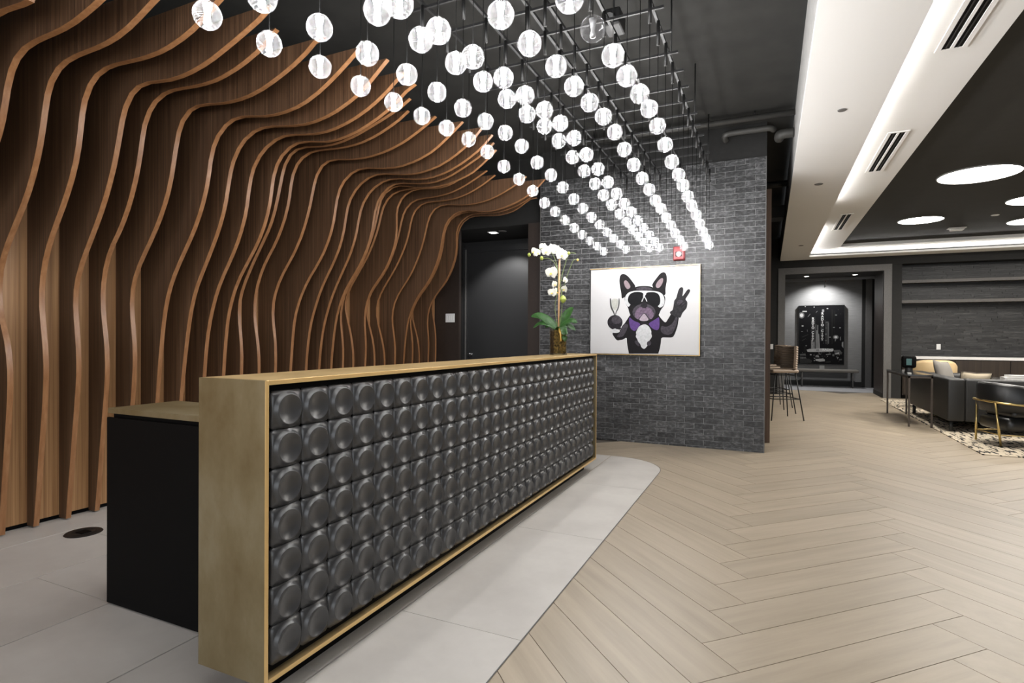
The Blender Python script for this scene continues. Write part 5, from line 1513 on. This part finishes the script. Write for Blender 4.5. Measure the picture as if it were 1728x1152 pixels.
ch = thing('tan_armchair', 'tan leather tub armchair behind the console table', 'armchair', (2.74, 12.55, 0.0145))
bm = bmesh.new()
pts = [(0.33 * math.cos(a), 0.33 * math.sin(a)) for a in [PI * (0.0 + 1.0 * i / 14) + PI for i in range(15)]]
prev = None
for i, (x, y) in enumerate(pts):
    n_ = Vector((x, y, 0)).normalized()
    hgt = 0.89 - 0.10 * abs(i / 7 - 1) ** 3
    ring = []
    for (o_, z_) in ((0.0, 0.28), (0.0, hgt - 0.06), (0.025, hgt - 0.015), (0.055, hgt), (0.085, hgt - 0.015), (0.11, hgt - 0.06), (0.10, 0.28)):
        ring.append(bm.verts.new((n_.x * (0.25 + o_), n_.y * (0.25 + o_), z_)))
    if prev:
        for k in range(7):
            f = bm.faces.new((prev[k], prev[(k + 1) % 7], ring[(k + 1) % 7], ring[k]))
            f.smooth = True
    else:
        bm.faces.new(ring)
    prev = ring
bm.faces.new(prev)
done('backrest', bm, 'tan', ch)
lathe('seat', [(0.0, 0.30), (0.27, 0.30), (0.30, 0.33), (0.30, 0.42), (0.26, 0.45), (0.0, 0.46)], 'tan', ch, 28)
lathe('seat_base', [(0.0, 0.20), (0.24, 0.20), (0.30, 0.30), (0.0, 0.30)], 'tan', ch, 28)
for i in range(4):
    a = PI / 4 + i * PI / 2
    tube('leg', [(0.26 * math.cos(a), 0.26 * math.sin(a), 0.0), (0.2 * math.cos(a), 0.2 * math.sin(a), 0.22)], 0.014, 'wood_trim', ch, 8)

ctb = thing('coffee_table', 'low dark coffee table between the sofa seats', 'coffee table', (3.76, 11.55, 0.0105))
box('table_top', (-0.5, -0.35, 0.60), (0.5, 0.35, 0.635), 'smoked', ctb, 0.004)
for x in (-0.46, 0.44):
    for y in (-0.31, 0.29):
        box('leg', (x, y, 0.0), (x + 0.02, y + 0.02, 0.60), 'bronze', ctb)
for i, (dx, w, lb, mt) in enumerate(((0.0, 0.34, 'lower pale book of the stack on the coffee table', 'paper'), (0.03, 0.29, 'upper pale book of the stack on the coffee table', 'counter_white'))):
    b = thing('book', lb, 'book', (3.56 + dx, 11.36, 0.6455 + 0.034 * i), 0, 'books on the coffee table')
    box('pages', (-w / 2 + .004, -0.10, 0.003), (w / 2 - .004, 0.096, 0.030), 'paper', b)
    box('cover', (-w / 2, -0.104, 0.030), (w / 2, 0.10, 0.033), mt, b)
    box('cover', (-w / 2, -0.104, 0.0), (w / 2, 0.10, 0.003), mt, b)
    box('spine', (-w / 2, 0.097, 0.003), (w / 2, 0.10, 0.030), mt, b)

# lounge chair, seen from behind
lc = thing('lounge_chair', 'black leather lounge chair with satin gold tube frame on rug edge', 'lounge chair', (2.465, 8.57, 0.0160), 0.264)
# local frame: the sitter faces +x; back edge along y from -0.23 to 0.23
bm = bmesh.new()
add_box(bm, (0.0, -0.285, 0.17), (0.62, 0.285, 0.33), 0.06, 4)
done('seat_shell', bm, 'leather_black', lc, smooth=True, angle=1.2)
bm = bmesh.new()
add_box(bm, (0.06, -0.25, 0.32), (0.64, 0.25, 0.44), 0.05, 4)
done('seat_cushion', bm, 'leather_black', lc, smooth=True, angle=1.2)
bm = bmesh.new()
prev = None
for i in range(17):
    a = -1.62 + 3.24 * i / 16
    cx_, cy_ = 0.235 - 0.30 * math.cos(a), 0.285 * math.sin(a)
    nx, ny = -math.cos(a), math.sin(a)
    e_ = 1.0 if 0 < i < 16 else 0.8
    zt = 0.745 - 0.05 * (abs(i - 8) / 8) ** 2
    ring = [bm.verts.new((cx_ + nx * o_ * e_, cy_ + ny * o_ * e_, z_)) for o_, z_ in
            ((0.045, 0.40), (0.062, 0.50), (0.060, zt - 0.04), (0.040, zt - 0.008), (0.0, zt), (-0.035, zt - 0.012), (-0.055, zt - 0.05), (-0.05, 0.46), (-0.03, 0.40))]
    if prev:
        for k in range(9):
            f = bm.faces.new((prev[k], prev[(k + 1) % 9], ring[(k + 1) % 9], ring[k]))
            f.smooth = True
    else:
        bm.faces.new(ring)
    prev = ring
bm.faces.new(prev)
done('backrest', bm, 'leather_black', lc)
rail = [(0.20, -0.345, 0.49), (0.10, -0.335, 0.495), (-0.03, -0.27, 0.505), (-0.105, -0.13, 0.515), (-0.11, 0.13, 0.52), (-0.03, 0.27, 0.515), (0.10, 0.335, 0.505), (0.20, 0.345, 0.49)]
tube('rail', spline(rail, 5), 0.0125, 'gold', lc, 10)
for (fx, fy, tx, ty) in ((-0.04, -0.225, -0.085, -0.195), (-0.04, 0.225, 0.0, 0.285), (0.56, -0.28, 0.50, -0.24), (0.56, 0.28, 0.50, 0.24)):
    tube('leg', [(fx, fy, 0.0), (tx, ty, 0.51 if fx < 0.3 else 0.20)], 0.0125, 'gold', lc, 10)
bm = bmesh.new()
for a, b in (((-0.05, -0.217, 0.13), (-0.03, 0.24, 0.13)), ((-0.05, -0.217, 0.13), (0.56, -0.315, 0.13)), ((-0.03, 0.24, 0.13), (0.56, 0.315, 0.13))):
    add_tube(bm, [a, b], 0.0075, 8)
done('stretcher', bm, 'gold', lc)

# ================================================================== orchid
VX, VY, VZ = -1.692, 4.66, DZ1
orc = thing('orchid', 'white orchid with stake in a glass cube vase on the desk', 'potted plant', (VX, VY, VZ))
vh = 0.228
va = math.radians(38)
rot = Matrix.Rotation(va, 4, 'Z')
hv = 0.062
bm = bmesh.new()
for (a, b) in (((-hv, -hv, 0.0), (hv, -hv + .004, vh)), ((-hv, hv - .004, 0.0), (hv, hv, vh)), ((-hv, -hv + .004, 0.0), (-hv + .004, hv - .004, vh)), ((hv - .004, -hv + .004, 0.0), (hv, hv - .004, vh)), ((-hv + .004, -hv + .004, 0.0), (hv - .004, hv - .004, .012))):
    add_box(bm, a, b, mat=rot)
done('vase', bm, 'vase_glass', orc)
bm = bmesh.new()
add_box(bm, (-hv + .006, -hv + .006, 0.013), (hv - .006, hv - .006, vh - 0.012), 0.006, 2, mat=rot)
bmesh.ops.subdivide_edges(bm, edges=bm.edges, cuts=3, use_grid_fill=True)
for v in bm.verts:
    v.co += Vector((rng.uniform(-1, 1), rng.uniform(-1, 1), rng.uniform(-1, 1))) * 0.002
done('moss', bm, 'moss', orc, smooth=True)
tube('stake', [(0.004, 0.0, 0.18), (0.009, 0.0, 0.842)], 0.0085, 'stake', orc, 8)


def leaf(pts, w, roll=0.9, sheen=0.2):
    pts = spline(pts, 4)
    bm = bmesh.new()
    n = len(pts)
    rows = []
    for i, p in enumerate(pts):
        t_ = (pts[min(i + 1, n - 1)] - pts[max(0, i - 1)]).normalized()
        side = t_.cross(Vector((0, 0, 1)))
        if side.length < 0.15:
            side = Vector((0.8, 0.6, 0))
        side.normalize()
        side = Matrix.Rotation(roll, 3, t_) @ side
        up = side.cross(t_).normalized()
        k = i / (n - 1)
        ww = w * (0.25 + 0.75 * math.sin(PI * min(1, k * 0.62 + 0.28)) ** 0.8) * (1 if k < 0.75 else math.sqrt(max(0.0, 1 - ((k - 0.75) / 0.25) ** 2)) * 0.98 + 0.02)
        rows.append([bm.verts.new(p + side * ww * s_ + up * (abs(s_) * ww * sheen)) for s_ in (-1, -0.5, 0, 0.5, 1)])
    for a, b in zip(rows[:-1], rows[1:]):
        for j in range(4):
            f = bm.faces.new((a[j], a[j + 1], b[j + 1], b[j]))
            f.smooth = True
    g = bmesh.ops.solidify(bm, geom=bm.faces[:], thickness=0.0025)
    return done('leaf', bm, 'leaf', orc)


leaf([(0, 0, 0.22), (-0.09, -0.01, 0.30), (-0.17, -0.02, 0.345), (-0.25, -0.03, 0.34)], 0.040, -0.9)
leaf([(0, 0, 0.22), (-0.08, -0.03, 0.265), (-0.15, -0.05, 0.275), (-0.215, -0.06, 0.235)], 0.030, -0.7)
leaf([(0, 0, 0.22), (0.07, -0.01, 0.275), (0.13, -0.02, 0.30), (0.185, -0.02, 0.28)], 0.030)
leaf([(0, 0, 0.22), (0.05, 0.03, 0.32), (0.085, 0.05, 0.38), (0.12, 0.06, 0.42)], 0.042)
leaf([(0.01, -0.02, 0.22), (0.05, -0.05, 0.245), (0.075, -0.06, 0.20), (0.088, -0.065, 0.115)], 0.040, 0.2)
leaf([(0, 0, 0.22), (0.06, 0.02, 0.26), (0.10, 0.03, 0.25), (0.15, 0.04, 0.215)], 0.028)
leaf([(0, 0, 0.22), (-0.05, 0.05, 0.26), (-0.11, 0.08, 0.27), (-0.16, 0.10, 0.24)], 0.026)
bm = bmesh.new()
add_tube(bm, [(0.03, -0.05, 0.235), (0.045, -0.062, 0.18), (0.052, -0.066, 0.12)], 0.011, 6, True, 0, 0.004)
done('dry_sheath', bm, 'sheath', orc)
stems = [[(0, 0, 0.22), (-0.03, 0.0, 0.42), (0.0, -0.01, 0.60), (-0.01, -0.01, 0.78), (-0.06, -0.01, 0.90), (-0.13, -0.02, 0.945), (-0.215, -0.02, 0.925), (-0.275, -0.02, 0.895)],
         [(0.01, 0, 0.22), (0.035, 0.0, 0.42), (0.02, 0.01, 0.60), (-0.02, 0.0, 0.78), (-0.08, 0.0, 0.85), (-0.15, 0.0, 0.858)],
         [(0.0, -0.005, 0.55), (0.05, 0.0, 0.76), (0.085, 0.0, 0.86), (0.115, 0.0, 0.892), (0.16, 0.0, 0.885)],
         [(0.0, 0.01, 0.45), (0.075, 0.0, 0.68), (0.115, 0.0, 0.78), (0.14, 0.0, 0.828), (0.182, 0.0, 0.826)],
         [(0.005, 0, 0.66), (0.03, -0.01, 0.655), (0.07, -0.02, 0.655)], [(0.005, 0, 0.60), (0.03, -0.01, 0.575), (0.065, -0.02, 0.575)]]
for s in stems:
    tube('stem', spline(s, 5), 0.0032, 'stem', orc, 6)


def petal(bm, L, w, rot_, cup, mi=0):
    n = 6
    rows = []
    for i in range(n + 1):
        k = i / n
        ww = w * (math.sin(PI * (0.12 + 0.86 * k)) ** 0.7)
        rows.append([bm.verts.new(rot_ @ Vector((s_ * ww, cup * (k * k) * L + 0.1 * abs(s_) * ww, L * k))) for s_ in (-1, 0, 1)])
    for a, b in zip(rows[:-1], rows[1:]):
        for j in range(2):
            f = bm.faces.new((a[j], a[j + 1], b[j + 1], b[j]))
            f.smooth = True
            f.material_index = mi


def flower_mesh():
    bm = bmesh.new()
    for ang, L, w in ((0, 1.0, 0.40), (2.3, 0.95, 0.36), (-2.3, 0.95, 0.36)):
        petal(bm, L, w, Matrix.Rotation(ang, 4, 'Y'), 0.12)
    for ang in (1.35, -1.35):
        petal(bm, 1.08, 0.66, Matrix.Translation((0, -0.03, 0)) @ Matrix.Rotation(ang, 4, 'Y'), -0.1)
    petal(bm, 0.5, 0.2, Matrix.Translation((0, -0.05, 0)) @ Matrix.Rotation(PI, 4, 'Y') @ Matrix.Rotation(0.5, 4, 'X'), -0.4, 1)
    me = bpy.data.meshes.new('blossom')
    bm.normal_update()
    bm.to_mesh(me)
    bm.free()
    me.materials.append(M['bloom_white'])
    me.materials.append(M['bloom_lip'])
    return me


fm = flower_mesh()
for (x, z, sz, rz, ry, dy) in ((-0.222, 0.918, 0.040, -0.5, 0.9, -0.02), (-0.185, 0.905, 0.034, 0.5, -0.5, -0.04), (-0.143, 0.955, 0.042, 0.3, 0.4, 0.0), (-0.105, 0.912, 0.044, -0.3, 0.2, -0.03), (-0.055, 0.935, 0.050, 0.4, -0.3, -0.01),
                               (-0.01, 0.915, 0.048, -0.2, 0.3, -0.02), (0.045, 0.875, 0.056, 0.3, 0.1, -0.04), (-0.055, 0.722, 0.056, -0.4, 0.2, -0.03), (-0.035, 0.745, 0.040, 1.1, 0.1, 0.0),
                               (0.070, 0.655, 0.032, 0.9, 0.3, -0.02), (-0.030, 0.620, 0.034, 0.8, -0.4, -0.02), (0.064, 0.575, 0.036, -0.8, 0.2, -0.02), (-0.047, 0.548, 0.040, -0.2, 0.3, -0.03), (-0.012, 0.555, 0.040, 0.6, -0.2, -0.01)):
    link_mesh('blossom', fm, None, orc, (x, dy, z), (0, ry, rz + 0.35))
    o = bpy.data.objects[-1] if False else None
for nm_, (x, z, r, mt) in zip(['bud'] * 5, ((-0.276, 0.895, 0.016, 'bud_green'), (-0.154, 0.858, 0.017, 'bud_green'), (0.100, 0.888, 0.013, 'bud_green'), (0.182, 0.826, 0.010, 'bloom_lip'), (0.050, 0.487, 0.030, 'bud_green'))):
    lathe('bud', [(0, -r * 1.2), (r * .7, -r * .7), (r, 0), (r * .7, r * .8), (0, r * 1.25)], mt, orc, 10, (x, -0.015, z))
for o in orc.children:
    if o.name.startswith('blossom'):
        s = 0
sizes = [0.040, 0.034, 0.042, 0.044, 0.050, 0.048, 0.056, 0.056, 0.040, 0.032, 0.034, 0.036, 0.040, 0.040]
for o, s in zip([c for c in orc.children if c.name.startswith('blossom')], sizes):
    o.scale = (s, s, s)
